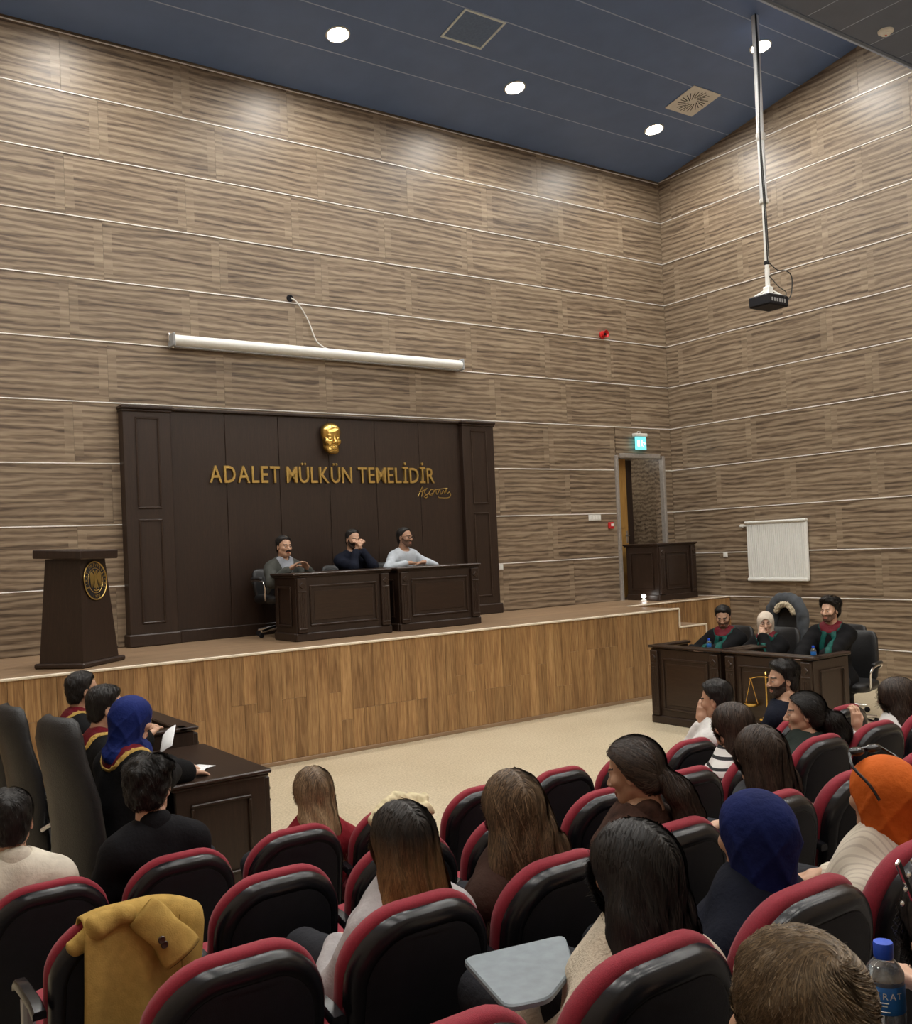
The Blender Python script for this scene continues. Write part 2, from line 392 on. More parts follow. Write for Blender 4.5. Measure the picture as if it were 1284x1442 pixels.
for x in (-12.2,-9.4,-6.6,-3.8,-1.4):
    for y in (-6.6,-9.2,-11.8):
        t = empty('added_panel_light',(x,y,ZLOW-.002),0,'square lit panel light in the flat grey ceiling over the audience','ceiling light','panel lights over the audience')  # unseen lamps made into wide soft panels, added to light the hall evenly
        c = MB(); c.box((0,0,-.004),(.64,.64,.012),.003); part(c,'light_frame',M_WHITEPL,t)
        c = MB(); c.box((0,0,-.012),(.58,.58,.006),.002); part(c,'light_diffuser',M_ADDEDPANEL,t)
v = empty('ceiling_vent',(-1.29,-1.89,cz(-1.89)-.004),0,'square white swirl vent in the sloping blue ceiling','air vent'); v.rotation_euler = (-ANG,0,0)
c = MB(); c.box((0,0,-.006),(.575,.565,.012),.004); part(c,'vent_plate',M_WHITEPL,v)
for k in range(24):
    a = 2*PI*k/24; r0,r1 = (.06,.22) if k%2 else (.10,.235)
    c = MB(); c.box((math.cos(a)*(r0+r1)/2,math.sin(a)*(r0+r1)/2,-.0125),(r1-r0,.012,.004),.001,rz3(a+.25)); part(c,'vent_slot',M_BLACKMAT,v)
h = empty('ceiling_hatch',(-5.205,-1.86,cz(-1.86)-.004),0,'square access hatch with pale frame in the sloping blue ceiling','access hatch'); h.rotation_euler = (-ANG,0,0)
c = MB()
for (x,y,sx,sy) in ((0,.255,.62,.03),(0,-.255,.62,.03),(.295,0,.03,.48),(-.295,0,.03,.48)): c.box((x,y,-.004),(sx,sy,.012),.003)
part(c,'hatch_frame',mat('pale grey green frame',(.66,.74,.76),.5),h); c = MB(); c.box((0,0,.0),(.56,.48,.01),.003); part(c,'hatch_panel',mat('slate hatch panel',(.12,.19,.34),.45,.1),h)
sd = empty('smoke_detector',(-1.419,-4.923,ZLOW-.002),0,'small round white smoke detector on the lower grey ceiling','smoke detector')
c = MB(); c.lathe([(.02,-.055),(.05,-.05),(.058,-.03),(.085,-.022),(.09,.0)][::-1],24); part(c,'detector_body',M_WHITEPL,sd,40)
c = MB(); c.lathe([(.014,-.056),(.012,-.06),(.003,-.061)],12); part(c,'indicator',M_REDPL,sd)
sp2 = empty('ceiling_speaker',(-1.0,-5.55,ZLOW-.002),0,'pale square grille on the lower grey ceiling','ceiling speaker')
c = MB(); c.box((0,0,-.008),(.3,.3,.016),.004); part(c,'grille_frame',M_WHITEPL,sp2); c = MB()
for k in range(7): c.box((0,-.105+.035*k,-.019),(.25,.012,.006),.002)
part(c,'grille_bars',M_GREYPL,sp2)

# --- stage: platform, cladding planks, steps, edge strips
YS = -2.07; XS = -2.27; YB = -1.08
sg = MB()
sg.box(((-13.4+XS)/2,(YS+.03)/2,ST/2-.01),(XS+13.4,-YS-.03,ST-.02),.002); sg.box((XS/2+.0,YB/2+.01,ST/2-.01),(-XS,-YB-.02,ST-.02),.002)
STAGE = tag(part(sg,'stage_platform',M_PLANK), kind='structure')
for k in range(7):                                             # stage floor boards
    y1 = -.0-(k)*.296; y0 = y1-.296
    b = MB(); b.box(((-13.4+XS)/2,(y0+y1)/2,ST-.006),(XS+13.4,.294,.012),.001); part(b,'floor_board',M_STAGEFLOOR,STAGE)
for k in range(4):
    y1 = -.27*k; b = MB(); b.box((XS/2+.0005,y1-.135,ST-.006),(-XS-.003,.268,.012),.001); part(b,'floor_board',M_STAGEFLOOR,STAGE)
PLANKS = {}
def plank(x, z0, z1, y, wd=.135):
    if z1-z0 < .02: return
    key = (round(z1-z0,2), round(wd,3))
    if key not in PLANKS:
        b = MB(); b.box((0,0,0),(wd-.002,.014,z1-z0-.002),.0015); PLANKS[key] = mesh_np('cladding_plank', b.v, b.f, M_PLANK)
    o = bpy.data.objects.new('cladding_plank', PLANKS[key]); link(o, STAGE); o.location = (x,y,(z0+z1)/2)
x = -13.3; jz_ = .6
while x+.135 <= XS+.02:
    ztop = ST-.02
    if random.random() < .35: jz_ = random.choice([.35,.45,.55,.65,.75])
    if random.random() < .7: plank(x+.0675,.04,jz_,YS+.023); plank(x+.0675,jz_,ztop,YS+.023)
    else: plank(x+.0675,.04,ztop,YS+.023)
    x += .135
x = XS
while x < -.1:
    plank(x+.0675,.04,ST-.02,YB+.008); x += .135
b = MB(); b.box(((-13.4+XS)/2,YS+.012,ST-.006),(XS+13.4,.03,.026),.006); part(b,'edge_strip',M_CREAMTRIM,STAGE)
b = MB(); b.box((XS/2,YB,ST-.004),(-XS,.03,.022),.006); part(b,'edge_strip',M_CREAMTRIM,STAGE)
b = MB(); b.box(((-13.4+XS)/2,YS+.012,.02),(XS+13.4,.018,.04),.004); part(b,'skirting',M_STAGEFLOOR,STAGE)
STEPS = tag(empty('stage_steps',(0,0,0)), kind='structure')
zs = [.90,.63,.36,.13]; xs = [XS,-1.73,-1.30,-.87,-.44]
for i,zt in enumerate(zs):
    x0,x1 = xs[i],xs[i+1]; b = MB(); b.box(((x0+x1)/2,(YS+YB)/2+.008,zt/2-.01),(x1-x0-.002,YB-YS-.03,zt-.02),.002); part(b,'step_body',M_PLANK,STEPS)
    b = MB(); b.box(((x0+x1)/2,(YS+YB)/2,zt-.008),(x1-x0,YB-YS-.006,.016),.003); part(b,'step_tread',M_STAGEFLOOR,STEPS)
    b = MB(); b.box(((x0+x1)/2,YS+.008,zt-.008),(x1-x0+.012,.022,.024),.004); b.box((x1,YS+.008,(zt+(zs[i+1] if i<3 else 0))/2),(.022,.022,zt-(zs[i+1] if i<3 else 0)),.004); part(b,'edge_strip',M_CREAMTRIM,STEPS)
    xx = x0
    while xx < x1-.02:
        wd = min(.135,x1-xx); pm = MB(); pm.box((xx+wd/2,YS+.018,(zt-.02)/2),(wd-.002,.012,zt-.024),.0015); part(pm,'cladding_plank',M_PLANK,STEPS); xx += wd
b = MB(); b.box((XS+.004,YS+.01,1.02),(.022,.022,.25),.004); part(b,'edge_strip',M_CREAMTRIM,STEPS)

# --- doorway, frame, corridor and ajar leaf
door = tag(empty('door_1',(0,0,0)), kind='structure')
c = MB()
for (xc,zc,sx,sz) in ((DX0-.02,(ST+DZ1)/2,.075,DZ1-ST+.05),(DX1+.02,(ST+DZ1)/2,.075,DZ1-ST+.05),((DX0+DX1)/2,DZ1+.02,DX1-DX0+.115,.075)): c.box((xc,.005,zc),(sx*.8,.09,sz),.008)
part(c,'door_frame',mat('grey door frame',(.33,.30,.27),.45,.2),door)
c = MB(); c.box((DX1+.13,1.0,(ST+DZ1)/2),(.02,1.6,DZ1-ST+.3),.002); c.box(((DX0+DX1)/2,1.8,(ST+DZ1)/2),(DX1-DX0+.6,.02,DZ1-ST+.3),.002); c.box((DX0-.26,1.0,(ST+DZ1)/2),(.02,1.6,DZ1-ST+.3),.002)
part(c,'corridor_wall',M_PANEL,door)
c = MB(); c.box(((DX0+DX1)/2,1.0,DZ1+.16),(DX1-DX0+.6,1.7,.02),.002); part(c,'corridor_ceiling',M_CEILDARK,door)
c = MB(); c.box(((DX0+DX1)/2,.96,ST-.012),(DX1-DX0+.6,1.7,.02),.002); part(c,'corridor_floor',M_STAGEFLOOR,door)
lf = MB(); T = Matrix.Translation((DX0+.03,.19,0)) @ Matrix.Rotation(math.radians(3),4,'Z'); lf.T = T
lf.box((.19,.022,(ST+DZ1)/2+.005),(.38,.042,DZ1-ST-.03),.004); leaf = part(lf,'door_leaf',M_DOORWOOD,door)
lf = MB(); lf.T = T; lf.tube([(.34,.0,ST+1.02),(.34,-.05,ST+1.02),(.24,-.055,ST+1.02)],.010,8); lf.box((.34,-.004,ST+1.0),(.045,.008,.2),.003); part(lf,'door_handle',M_CHROME,leaf)
lf = MB(); lf.T = T; lf.box((.18,-.003,ST+1.6),(.22,.008,.9),.003); part(lf,'door_panel',M_DOORWOOD,leaf)
dk = MB(); dk.box((-.70,.40,(ST+DZ1)/2),(.22,.12,DZ1-ST-.02),.01); part(dk,'dark_band_post',M_WENGE,door)  # added dark post, stands in for the dark band beside the leaf
cl_ = MB(); cl_.lathe([(.09,.0),(.09,-.02),(.07,-.03),(.004,-.032)],20,(-.85,.75,DZ1+.145)); part(cl_,'added_corridor_lamp',mat('added corridor glow',(1,1,1),.5,emit=((1,.93,.8),30)),door,40)  # unseen lamp added to brighten the leaf and the space behind the doorway
# ================================================================ STAGE FURNITURE AND FITTINGS
# --- court backdrop: dark veneer boards between two pilasters
bd = empty('court_backdrop',(0,0,ST),0,'tall dark wenge wall panelling with two pilasters behind the judges desk','wall panelling')
BX0,BX1,BH = -9.10,-3.84,2.72
nb = 6; xa, xb = BX0+.55, BX1-.55
for k in range(nb):
    x0 = xa+(xb-xa)*k/nb; x1 = xa+(xb-xa)*(k+1)/nb
    b = MB(); b.box(((x0+x1)/2,-.049,(BH-.03)/2+.0),(x1-x0-.004,.07,BH-.03),.004); part(b,'veneer_board',M_WENGE,bd)
b = MB(); b.box(((xa+xb)/2,-.068,BH-.02),(xb-xa,.11,.035),.008); b.box(((xa+xb)/2,-.064,.07),(xb-xa,.10,.14),.008); part(b,'cornice_and_plinth',M_WENGE,bd)
for sx,x0 in ((-1,BX0),(1,BX1-.57)):
    pi_ = MB(); pi_.box((x0+.285,-.088,BH/2),(.55,.15,BH-.02),.006); po = part(pi_,'pilaster',M_WENGE,bd)
    q = MB(); q.frame(x0+.16,x0+.41,1.56,BH-.14,-.163,.022,.012); part(q,'moulding',M_WENGETOP,po)
    q = MB(); q.frame(x0+.16,x0+.41,.26,1.42,-.163,.022,.012); part(q,'moulding',M_WENGETOP,po)
    q = MB(); q.box((x0+.285,-.106,BH-.02),(.60,.19,.04),.012); q.box((x0+.285,-.098,BH-.055),(.575,.172,.03),.01); part(q,'capital',M_WENGE,po)
    q = MB(); q.box((x0+.285,-.106,.07),(.60,.19,.14),.012); part(q,'plinth',M_WENGE,po)

# --- lettering
def char_mesh(ch, extrude=.015, offset=.0, res=3):
    cu = bpy.data.curves.new('char','FONT'); cu.body = ch; cu.size = 1; cu.extrude = extrude; cu.offset = offset; cu.resolution_u = res
    ob = bpy.data.objects.new('char', cu); COL.objects.link(ob)
    dg = bpy.context.evaluated_depsgraph_get(); me = bpy.data.meshes.new_from_object(ob.evaluated_get(dg))
    bpy.data.objects.remove(ob); bpy.data.curves.remove(cu)
    return me
def verts_np(me):
    a = np.empty(len(me.vertices)*3, np.float32); me.vertices.foreach_get('co', a); return a.reshape(-1,3)
def text_line(txt, x0, x1, cap_h, place, m_, parent, name='letter', extrude=.02, offset=.018, gap=.12, space=.28):
    """lay letters out between x0 and x1; place(x, z, y) -> world; text plane is xz"""
    glyphs = []; cur = 0; refH = None
    cache = {}
    for ch in txt:
        if ch == ' ': cur += space; continue
        if ch not in cache:
            me = char_mesh(ch, extrude, offset); cache[ch] = me
        V = verts_np(cache[ch]); lo, hi = V[:,0].min(), V[:,0].max()
        glyphs.append((ch, cur-lo)); cur += hi-lo+gap
    tot = cur-gap; ref = char_mesh('E', extrude, offset); RV = verts_np(ref); refH = RV[:,1].max()-RV[:,1].min(); zb = RV[:,1].min(); bpy.data.meshes.remove(ref)
    sx = (x1-x0)/tot; sz = cap_h/refH; made = {}
    for ch, dx in glyphs:
        me = cache[ch]
        if ch not in made:
            V = verts_np(me); W_ = np.stack([V[:,0]*sx, -V[:,2], (V[:,1]-zb)*sz],1)
            me.vertices.foreach_set('co', W_.astype(np.float32).ravel()); me.materials.clear(); me.materials.append(m_); me.update(); made[ch] = 1
        o = bpy.data.objects.new(name, me); link(o, parent); o.location = (x0+dx*sx, 0, 0)
LT = empty('raised_lettering',(0,-.099,3.0),0,'gold raised capital letters spelling a motto on the dark panelling','lettering')
text_line('ADALET MÜLKÜN TEMELİDİR',-8.075,-4.865,.205,None,M_GOLDMAT,LT,extrude=.014,offset=.007)
sgn = empty('wall_signature',(-4.86,-.09,2.87),0,'thin gold handwritten signature below the raised lettering','signature')
def curve3(pts, n=5):
    P_ = [Vector(p) for p in pts]; out = []
    for i in range(len(P_)-1):
        a,b_,c_,d = P_[max(i-1,0)],P_[i],P_[i+1],P_[min(i+2,len(P_)-1)]
        for k in range(n):
            t = k/n; out.append(tuple(.5*((2*b_)+(c_-a)*t+(2*a-5*b_+4*c_-d)*t*t+(3*b_-a-3*c_+d)*t**3)))
    out.append(tuple(P_[-1])); return out
def stroke(nm, pts, r=.006, sc=1):
    mb = MB(); mb.tube(curve3([(x*sc,0,z*sc) for x,z in pts],4), r, 6); part(mb,nm,M_GOLDMAT,sgn,60)
stroke('pen_stroke',[(-.27,-.05),(-.21,.06),(-.19,.07),(-.2,0),(-.215,-.05)])
stroke('pen_stroke',[(-.25,.01),(-.2,.02),(-.12,.06),(-.17,.01),(-.12,-.04),(-.14,-.07),(-.17,-.05),(-.08,.0)])
stroke('pen_stroke',[(-.1,-.02),(-.06,.04),(-.01,.03),(-.04,-.03),(-.09,-.03),(-.02,.0),(.02,.05),(.03,-.02),(.06,.0),(.09,.05),(.1,-.02),(.13,.0),(.15,.03),(.17,-.01),(.2,.05),(.21,-.01),(.25,.01)])
stroke('pen_stroke',[(-.0,.035),(.06,.045),(.22,.06)])
stroke('pen_stroke',[(.25,.01),(.27,-.03),(.23,-.07),(.08,-.07),(.06,-.055)])
# --- projection screen casing
sc_ = empty('projection_screen',(0,0,0),0,'long white retracted projection screen casing on the wood wall','projection screen')
b = MB(); n = 14
def ring_at(x): return [(x,-.13+.075*math.cos(2*PI*k/n)*(1 if math.cos(2*PI*k/n)<0 else .95),4.655+.065*math.sin(2*PI*k/n)) for k in range(n)]
b.rings([ring_at(-8.46),ring_at(-4.36)][::-1]); part(b,'casing',M_WHITE,sc_,40)
b = MB(); b.box((-6.41,-.118,4.585),(4.06,.05,.022),.004); part(b,'weight_bar',M_GREYPL,sc_)
for x in (-8.47,-4.35):
    b = MB(); b.box((x,-.115,4.655),(.03,.19,.16),.012); e_ = part(b,'end_cap',M_GREYPL,sc_)
    b = MB(); b.box((x-.018*(1 if x<-6 else -1),-.055,4.70),(.02,.08,.10),.004); part(b,'wall_bracket',M_CHROME,e_)
cb = MB(); cb.tube(curve3([(-6.88,-.025,5.345),(-6.80,-.03,5.30),(-6.66,-.03,5.10),(-6.56,-.04,4.84),(-6.46,-.06,4.75),(-6.40,-.10,4.72)],5),.009,6); part(cb,'screen_cable',M_WHITEPL,sc_,60)
ho = empty('cable_grommet',(-6.884,-.004,5.347),0,'small black cable hole above the white screen casing','cable hole')
b = MB(); b.lathe([(.045,0),(.043,.012),(.03,.014),(.028,.002)],18,(0,0,0),R3(PI/2,'X')); part(b,'grommet_ring',M_BLACKMAT,ho,40)
# --- golden relief face: made in the people section

# --- dark desks
def desk_unit(name, label, cat, loc, rz, w_, d, h_, rim=False, group=None, back_open=True, sides=(1,1)):
    """local frame: front is -y at y=0, x from 0 to w, body runs back to y=d"""
    t = empty(name, loc, rz, label, cat, group)
    body = MB(); body.box((w_/2,.03,h_/2-.02),(w_-.02,.04,h_-.04),.004)
    for x in (.03,w_-.03): body.box((x,d/2+.01,h_/2-.02),(.04,d-.06,h_-.04),.004)
    part(body,'desk_body',M_WENGE,t)
    pl_ = MB(); pl_.box((w_/2,.02,.045),(w_+.01,.07,.09),.01)
    for x in (.015,w_-.015): pl_.box((x,d/2,.045),(.06,d-.04,.09),.01)
    part(pl_,'plinth',M_WENGE,t)
    for x in (.075,w_-.075):
        q = MB(); q.box((x,-.002,h_/2+.02),(.11,.05,h_-.15),.006); po = part(q,'pilaster',M_WENGE,t)
        q = MB()
        for dx in (-.022,.0,.022): q = MB(); q.box((x+dx,-.028,h_*.47),(.010,.008,h_*.52),.003); part(q,'flute',M_WENGETOP,po)
        q = MB(); q.box((x,-.03,h_-.135),(.055,.02,.055),.004,R3(PI/4,'Y')); part(q,'rosette',M_WENGETOP,po)
        for zz in (h_-.205,.135):
            q = MB(); q.box((x,-.024,zz),(.10,.02,.018),.005); part(q,'pilaster_band',M_WENGETOP,po)
    q = MB(); q.frame(.19,w_-.19,.17,h_-.15,.01,.024,.016); q.box((w_/2,.012,h_/2+.01),(w_-.46,.012,h_-.42),.005); part(q,'front_moulding',M_WENGETOP,t)
    for sgn_,x in ((-1,.008),(1,w_-.008)):
        q = MB(); q.T = Matrix.Translation((x,0,0)) @ Matrix.Rotation(-sgn_*PI/2*-1,4,'Z') if False else Matrix.Translation((x,0,0)) @ Matrix.Rotation(PI/2*sgn_,4,'Z')
        a0,a1 = (.12,d-.12) if sgn_>0 else (-(d-.12),-.12)
        if d > .3: q.frame(a0,a1,.17,h_-.15,-.004,.022,.014); part(q,'side_moulding',M_WENGETOP,t)
    if not rim:
        q = MB(); q.box((w_/2,d/2,h_-.012),(w_+.05,d+.05,.026),.008); q.box((w_/2,d/2,h_-.034),(w_+.025,d+.02,.022),.008); part(q,'desk_top',M_WENGETOP,t)
    else:
        q = MB(); q.box((w_/2,.055,h_-.014),(w_+.04,.15,.03),.009); 
        for x in (.03,w_-.03): q.box((x,d/2+.03,h_-.014),(.10,d-.06,.03),.009)
        part(q,'rim_cap',M_WENGETOP,t)
        q = MB(); q.box((w_/2,d/2+.03,h_-.15),(w_-.1,d-.08,.03),.006); part(q,'desk_top',M_WENGETOP,t)
    return t
desk_unit('judges_desk','dark wooden desk with moulded front standing on the stage before the man in grey suit','desk',(-7.66,-1.40,ST),0,1.22,.56,.75)
desk_unit('judges_desk','dark wooden desk with moulded front on the stage before the man in pale shirt','desk',(-6.32,-1.40,ST),0,1.18,.56,.75)
# spare desk by the doorway
desk_unit('spare_desk','dark wooden desk pushed against the wall in front of the doorway','desk',(-1.22,-.74,ST),0,.86,.70,.88)
# advocates desks on the hall floor: front faces -x on the right, +x on the left
desk_unit('advocate_desk','dark rimmed desk beside the stage where the man in green-lapelled robe looks down','desk',(-4.08,-3.22,0),-PI/2,1.02,.62,.89,True)
d2 = desk_unit('advocate_desk','dark rimmed desk bearing the gold scales emblem','desk',(-4.08,-4.30,0),-PI/2,1.08,.62,.89,True)
desk_unit('side_desk','dark flat-topped desk with papers beside the woman in blue headscarf','desk',(-9.86,-5.40,0),PI/2,1.12,.61,.77)
desk_unit('side_desk','dark rimmed desk between the stage and the flat-topped desk','desk',(-9.88,-4.22,0),PI/2,1.10,.61,.90,True)
# gold scales emblem on the right desk front (front plane is x = -4.08)
em = empty('scales_emblem',(-4.112,-4.84,.20),-PI/2,'gold scales of justice fixed to the dark desk front','emblem')
b = MB(); b.box((0,0,.0125),(.20,.012,.025),.005); b.box((0,0,.035),(.12,.012,.02),.005); part(b,'foot',M_GOLD,em)
b = MB(); b.tube([(0,0,.04),(0,0,.12),(0,0,.30),(0,0,.47)],[.014,.011,.010,.012],10); b.lathe([(.002,.47),(.02,.485),(.012,.505),(.003,.515)],12); part(b,'pillar',M_GOLD,em,50)
b = MB(); b.tube(curve3([(-.20,0,.425),(-.1,0,.45),(0,0,.455),(.1,0,.45),(.20,0,.425)],4),[.007]*17,8); part(b,'beam',M_GOLD,em,50)
for sx in (-1,1):
    b = MB(); 
    for dx in (-.075,.075): b.tube([(sx*.19,0,.425),(sx*.19+dx,0,.175)],.004,6)
    b.lathe([(.085,.175),(.08,.155),(.05,.135),(.005,.128)][::-1],16,(sx*.19,0,0)); part(b,'pan',M_GOLD,em,50)

# --- lectern with emblem
lec = empty('lectern',(-9.94,-1.42,ST),math.atan2(.483,.549),'dark tapered wooden lectern with a round gold-ringed emblem on the stage','lectern')
def rect_ring(wx,wy,z,dx=0): return [(-wx/2+dx,-wy/2,z),(wx/2+dx,-wy/2,z),(wx/2+dx,wy/2,z),(-wx/2+dx,wy/2,z)]
b = MB(); b.box((-.02,0,.025),(.70,.53,.05),.014); part(b,'base_plate',M_WENGE,lec)
b = MB(); b.rings([rect_ring(.58,.46,.05,-.035),rect_ring(.40,.37,1.02,-.05)]); part(b,'lectern_body',M_WENGE,lec)
b = MB(); b.box((-.035,.0,1.06),(.61,.52,.085),.01,R3(.05,'X')); part(b,'reading_top',M_WENGE,lec)
ta = math.atan2((.46-.37)/2,.97)
def lecpt(x,z,off): # a point on the sloping front face
    y = -.23+(z-.05)*.0464; return Vector((x, y-off, z))
emb = bpy.data.objects.new('emblem', None); emb.empty_display_size=.05; link(emb, lec); emb.location = lecpt(-.048,.80,.004); emb.rotation_euler = (-ta,0,0)
M_NAVY = mat('black emblem ground',(.012,.012,.016),.4)
b = MB(); b.lathe([(.150,0),(.150,.006),(.146,.008),(.002,.008)],36,(0,0,0),R3(PI/2,'X')); eo = part(b,'emblem_disc',M_NAVY,lec,40); eo.location = emb.location; eo.rotation_euler = emb.rotation_euler; eo.scale = (1.2,1,1.2)
bpy.data.objects.remove(emb)
def on_disc(mb, nm, m_): o = part(mb,nm,m_,eo,50); return o
for r_,th in ((.150,.006),(.098,.003)):
    b = MB(); b.tube([(r_*math.cos(2*PI*k/40),-.009,r_*math.sin(2*PI*k/40)) for k in range(41)],th,6,False); on_disc(b,'gold_ring',M_GOLDMAT)
def poly_plate(pts, y0=-.009, y1=-.013):
    mb = MB(); mb.prism(pts, y1, y0); return mb
wing = [(.017,.03),(.03,.055),(.05,.07),(.068,.06),(.074,.03),(.070,-.02),(.062,-.055),(.057,-.015),(.050,-.055),(.046,-.008),(.038,-.045),(.036,.0),(.027,-.025),(.027,.008),(.017,.0)]
for sx in (-1,1):
    w_ = [(sx*x,z) for x,z in wing]; on_disc(poly_plate(w_ if sx<0 else w_[::-1]),'eagle_wing',M_GOLDMAT)
    hd = [(0,.045),(.006,.07),(.014,.082),(.026,.08),(.034,.072),(.024,.07),(.016,.06),(.012,.045)]; hd = [(sx*x,z) for x,z in hd]; on_disc(poly_plate(hd if sx<0 else hd[::-1]),'eagle_head',M_GOLDMAT)
on_disc(poly_plate([(-.014,.045),(-.016,-.02),(-.03,-.06),(-.012,-.055),(0,-.075),(.012,-.055),(.03,-.06),(.016,-.02),(.014,.045)]),'eagle_body',M_GOLDMAT)
b = MB(); b.tube([(.03*math.cos(a),-.011,-.068+.012*math.sin(a)) for a in [PI+PI*k/10 for k in range(11)]],.004,6); on_disc(b,'wreath',M_GOLDMAT)
txt = 'FIRAT ÜNİVERSİTESİ'
cache = {}
for i,ch in enumerate(txt):
    if ch == ' ': continue
    if ch not in cache:
        me = char_mesh(ch,.03,.01,1); V = verts_np(me); cx_ = (V[:,0].min()+V[:,0].max())/2
        me.vertices.foreach_set('co', np.stack([(V[:,0]-cx_)*.034,-V[:,2]*.034,(V[:,1]-.35)*.034],1).astype(np.float32).ravel()); me.materials.clear(); me.materials.append(M_GOLDMAT); me.update(); cache[ch] = me
    a = math.radians(205-230*i/(len(txt)-1)); o = bpy.data.objects.new('ring_letter', cache[ch]); link(o, eo)
    o.location = (.124*math.cos(a),-.010,.124*math.sin(a)); o.rotation_euler = (0,-(a-PI/2),0)
for i,ch in enumerate('1975'):
    me = char_mesh(ch,.03,.01,1); V = verts_np(me); cx_ = (V[:,0].min()+V[:,0].max())/2
    me.vertices.foreach_set('co', np.stack([(V[:,0]-cx_)*.034,-V[:,2]*.034,(V[:,1]-.35)*.034],1).astype(np.float32).ravel()); me.materials.clear(); me.materials.append(M_GOLDMAT); me.update()
    a = math.radians(270+(i-1.5)*12); o = bpy.data.objects.new('ring_letter', me); link(o, eo); o.location = (.124*math.cos(a),-.010,.124*math.sin(a)); o.rotation_euler = (0,-(a+PI/2),0)

# --- wall fittings
def plate(name, label, cat, loc, rz, w_, h_, n=1, group=None):
    t = empty(name, loc, rz, label, cat, group)
    b = MB(); b.box((0,-.006,0),(w_,.012,h_),.004); part(b,'cover_plate',M_WHITEPL,t)
    for k in range(n):
        b = MB(); b.box((-w_/2+w_*(k+.5)/n,-.014,0),(w_/n*.62,.008,h_*.62),.003); part(b,'insert',M_WHITE,t)
    return t
plate('switch_plate','wide white multi-gang switch plate on the wall left of the doorway','switch',(-1.804,-.002,2.472),0,.26,.09,4)
plate('wall_socket','small white socket on the wall beside the right pilaster','socket',(-3.70,-.002,1.79),0,.085,.085)
plate('wall_socket','small white socket on the wall between desk and radiator','socket',(-.002,-1.04,1.805),-PI/2,.085,.085)
al = empty('alarm_sounder',(-1.471,0,5.36),0,'round red alarm sounder high on the wood wall','alarm')
b = MB(); b.lathe([(.055,0),(.06,.02),(.06,.03),(.05,.035)],20,(0,-.0,0),R3(PI/2,'X')); part(b,'mounting_base',M_REDPL,al,40)
b = MB(); b.lathe([(.03,.035),(.032,.06),(.05,.085),(.062,.11),(.058,.113),(.03,.07),(.004,.065)],20,(0,0,0),R3(PI/2,'X')); part(b,'sounder_horn',M_REDPL,al,40)
b = MB(); b.lathe([(.020,.066),(.018,.09),(.003,.094)],12,(.0,0,0),R3(PI/2,'X')); part(b,'horn_core',M_BLACKMAT,al,40)
cp = empty('fire_call_point',(-1.475,0,2.342),0,'small red fire call point with white pane by the doorway','call point')
b = MB(); b.box((0,-.022,0),(.105,.045,.105),.01); part(b,'call_point_box',M_REDPL,cp)
b = MB(); b.box((.01,-.046,.008),(.06,.006,.04),.002); part(b,'glass_pane',M_WHITE,cp)
ex = empty('exit_sign',(-.777,-.06,3.652),0,'lit turquoise exit sign above the doorway','exit sign')
M_EXIT = mat('lit turquoise sign face',(.15,.75,.78),.4,emit=((.18,.85,.95),.55)); 
b = MB(); b.box((0,.0,.135),(.28,.08,.05),.008); part(b,'sign_housing',M_WHITEPL,ex)
b = MB(); b.box((0,-.01,.0),(.25,.012,.21),.004); sf = part(b,'sign_face',M_EXIT,ex)
M_EXITINK = mat('pale sign print',(.85,.97,.97),.4,emit=((.8,1,1),.7))
b = MB(); b.box((-.055,-.018,-.0),(.05,.004,.10),.001); part(b,'door_pictogram',M_EXITINK,sf)
b = MB(); b.lathe([(.014,0),(.012,.004),(.002,.004)],10,(.02,-.017,.042),R3(PI/2,'X')); b.box((.022,-.018,.005),(.02,.004,.055),.002,R3(.25,'Y')); b.box((.035,-.018,-.035),(.012,.004,.05),.002,R3(-.5,'Y')); b.box((.008,-.018,-.035),(.012,.004,.05),.002,R3(.6,'Y')); b.box((.045,-.018,.012),(.04,.004,.010),.002,R3(.4,'Y')); part(b,'running_figure',M_EXITINK,sf)
b = MB(); b.box((.088,-.018,0),(.035,.004,.012),.001); b.prism([(.07,0),(.088,.018),(.088,-.018)][::-1],-.02,-.016); part(b,'arrow',M_EXITINK,sf)
b = MB(); b.tube([(-.03,.03,.16),(-.03,.02,.19),(.03,.02,.19),(.03,.03,.16)],.008,6); part(b,'sign_bracket',M_WHITEPL,ex)
# radiator
rd = empty('radiator',(-.06,-2.035,1.39),-PI/2,'white ribbed panel radiator hanging on the right wood wall','radiator')
b = MB(); b.box((0,.02,.46),(1.06,.05,.90),.01); part(b,'radiator_panel',M_WHITE,rd)
for k in range(30):
    b = MB(); b.box((-.505+k*1.01/29,-.012,.46),(.020,.016,.80),.006); part(b,'rib',M_WHITE,rd)
b = MB(); b.box((0,.0,.90),(1.07,.09,.035),.01); part(b,'top_grille',M_WHITE,rd); b = MB(); b.box((0,-.004,.03),(1.06,.05,.05),.01); part(b,'bottom_rail',M_WHITE,rd)
b = MB(); b.tube([(-.53,.02,.85),(-.60,.02,.85)],.016,10); b.tube([(-.60,.02,.85),(-.65,.02,.85)],.026,12); b.tube([(-.62,.02,.85),(-.62,.055,.85)],.012,8); part(b,'thermostat_valve',M_WHITEPL,rd,50)
b = MB(); b.tube([(-.53,.02,.06),(-.575,.02,.06)],.016,10); b.tube([(-.575,.02,.06),(-.575,.055,.06)],.012,8); part(b,'return_valve',M_CHROME,rd,50)
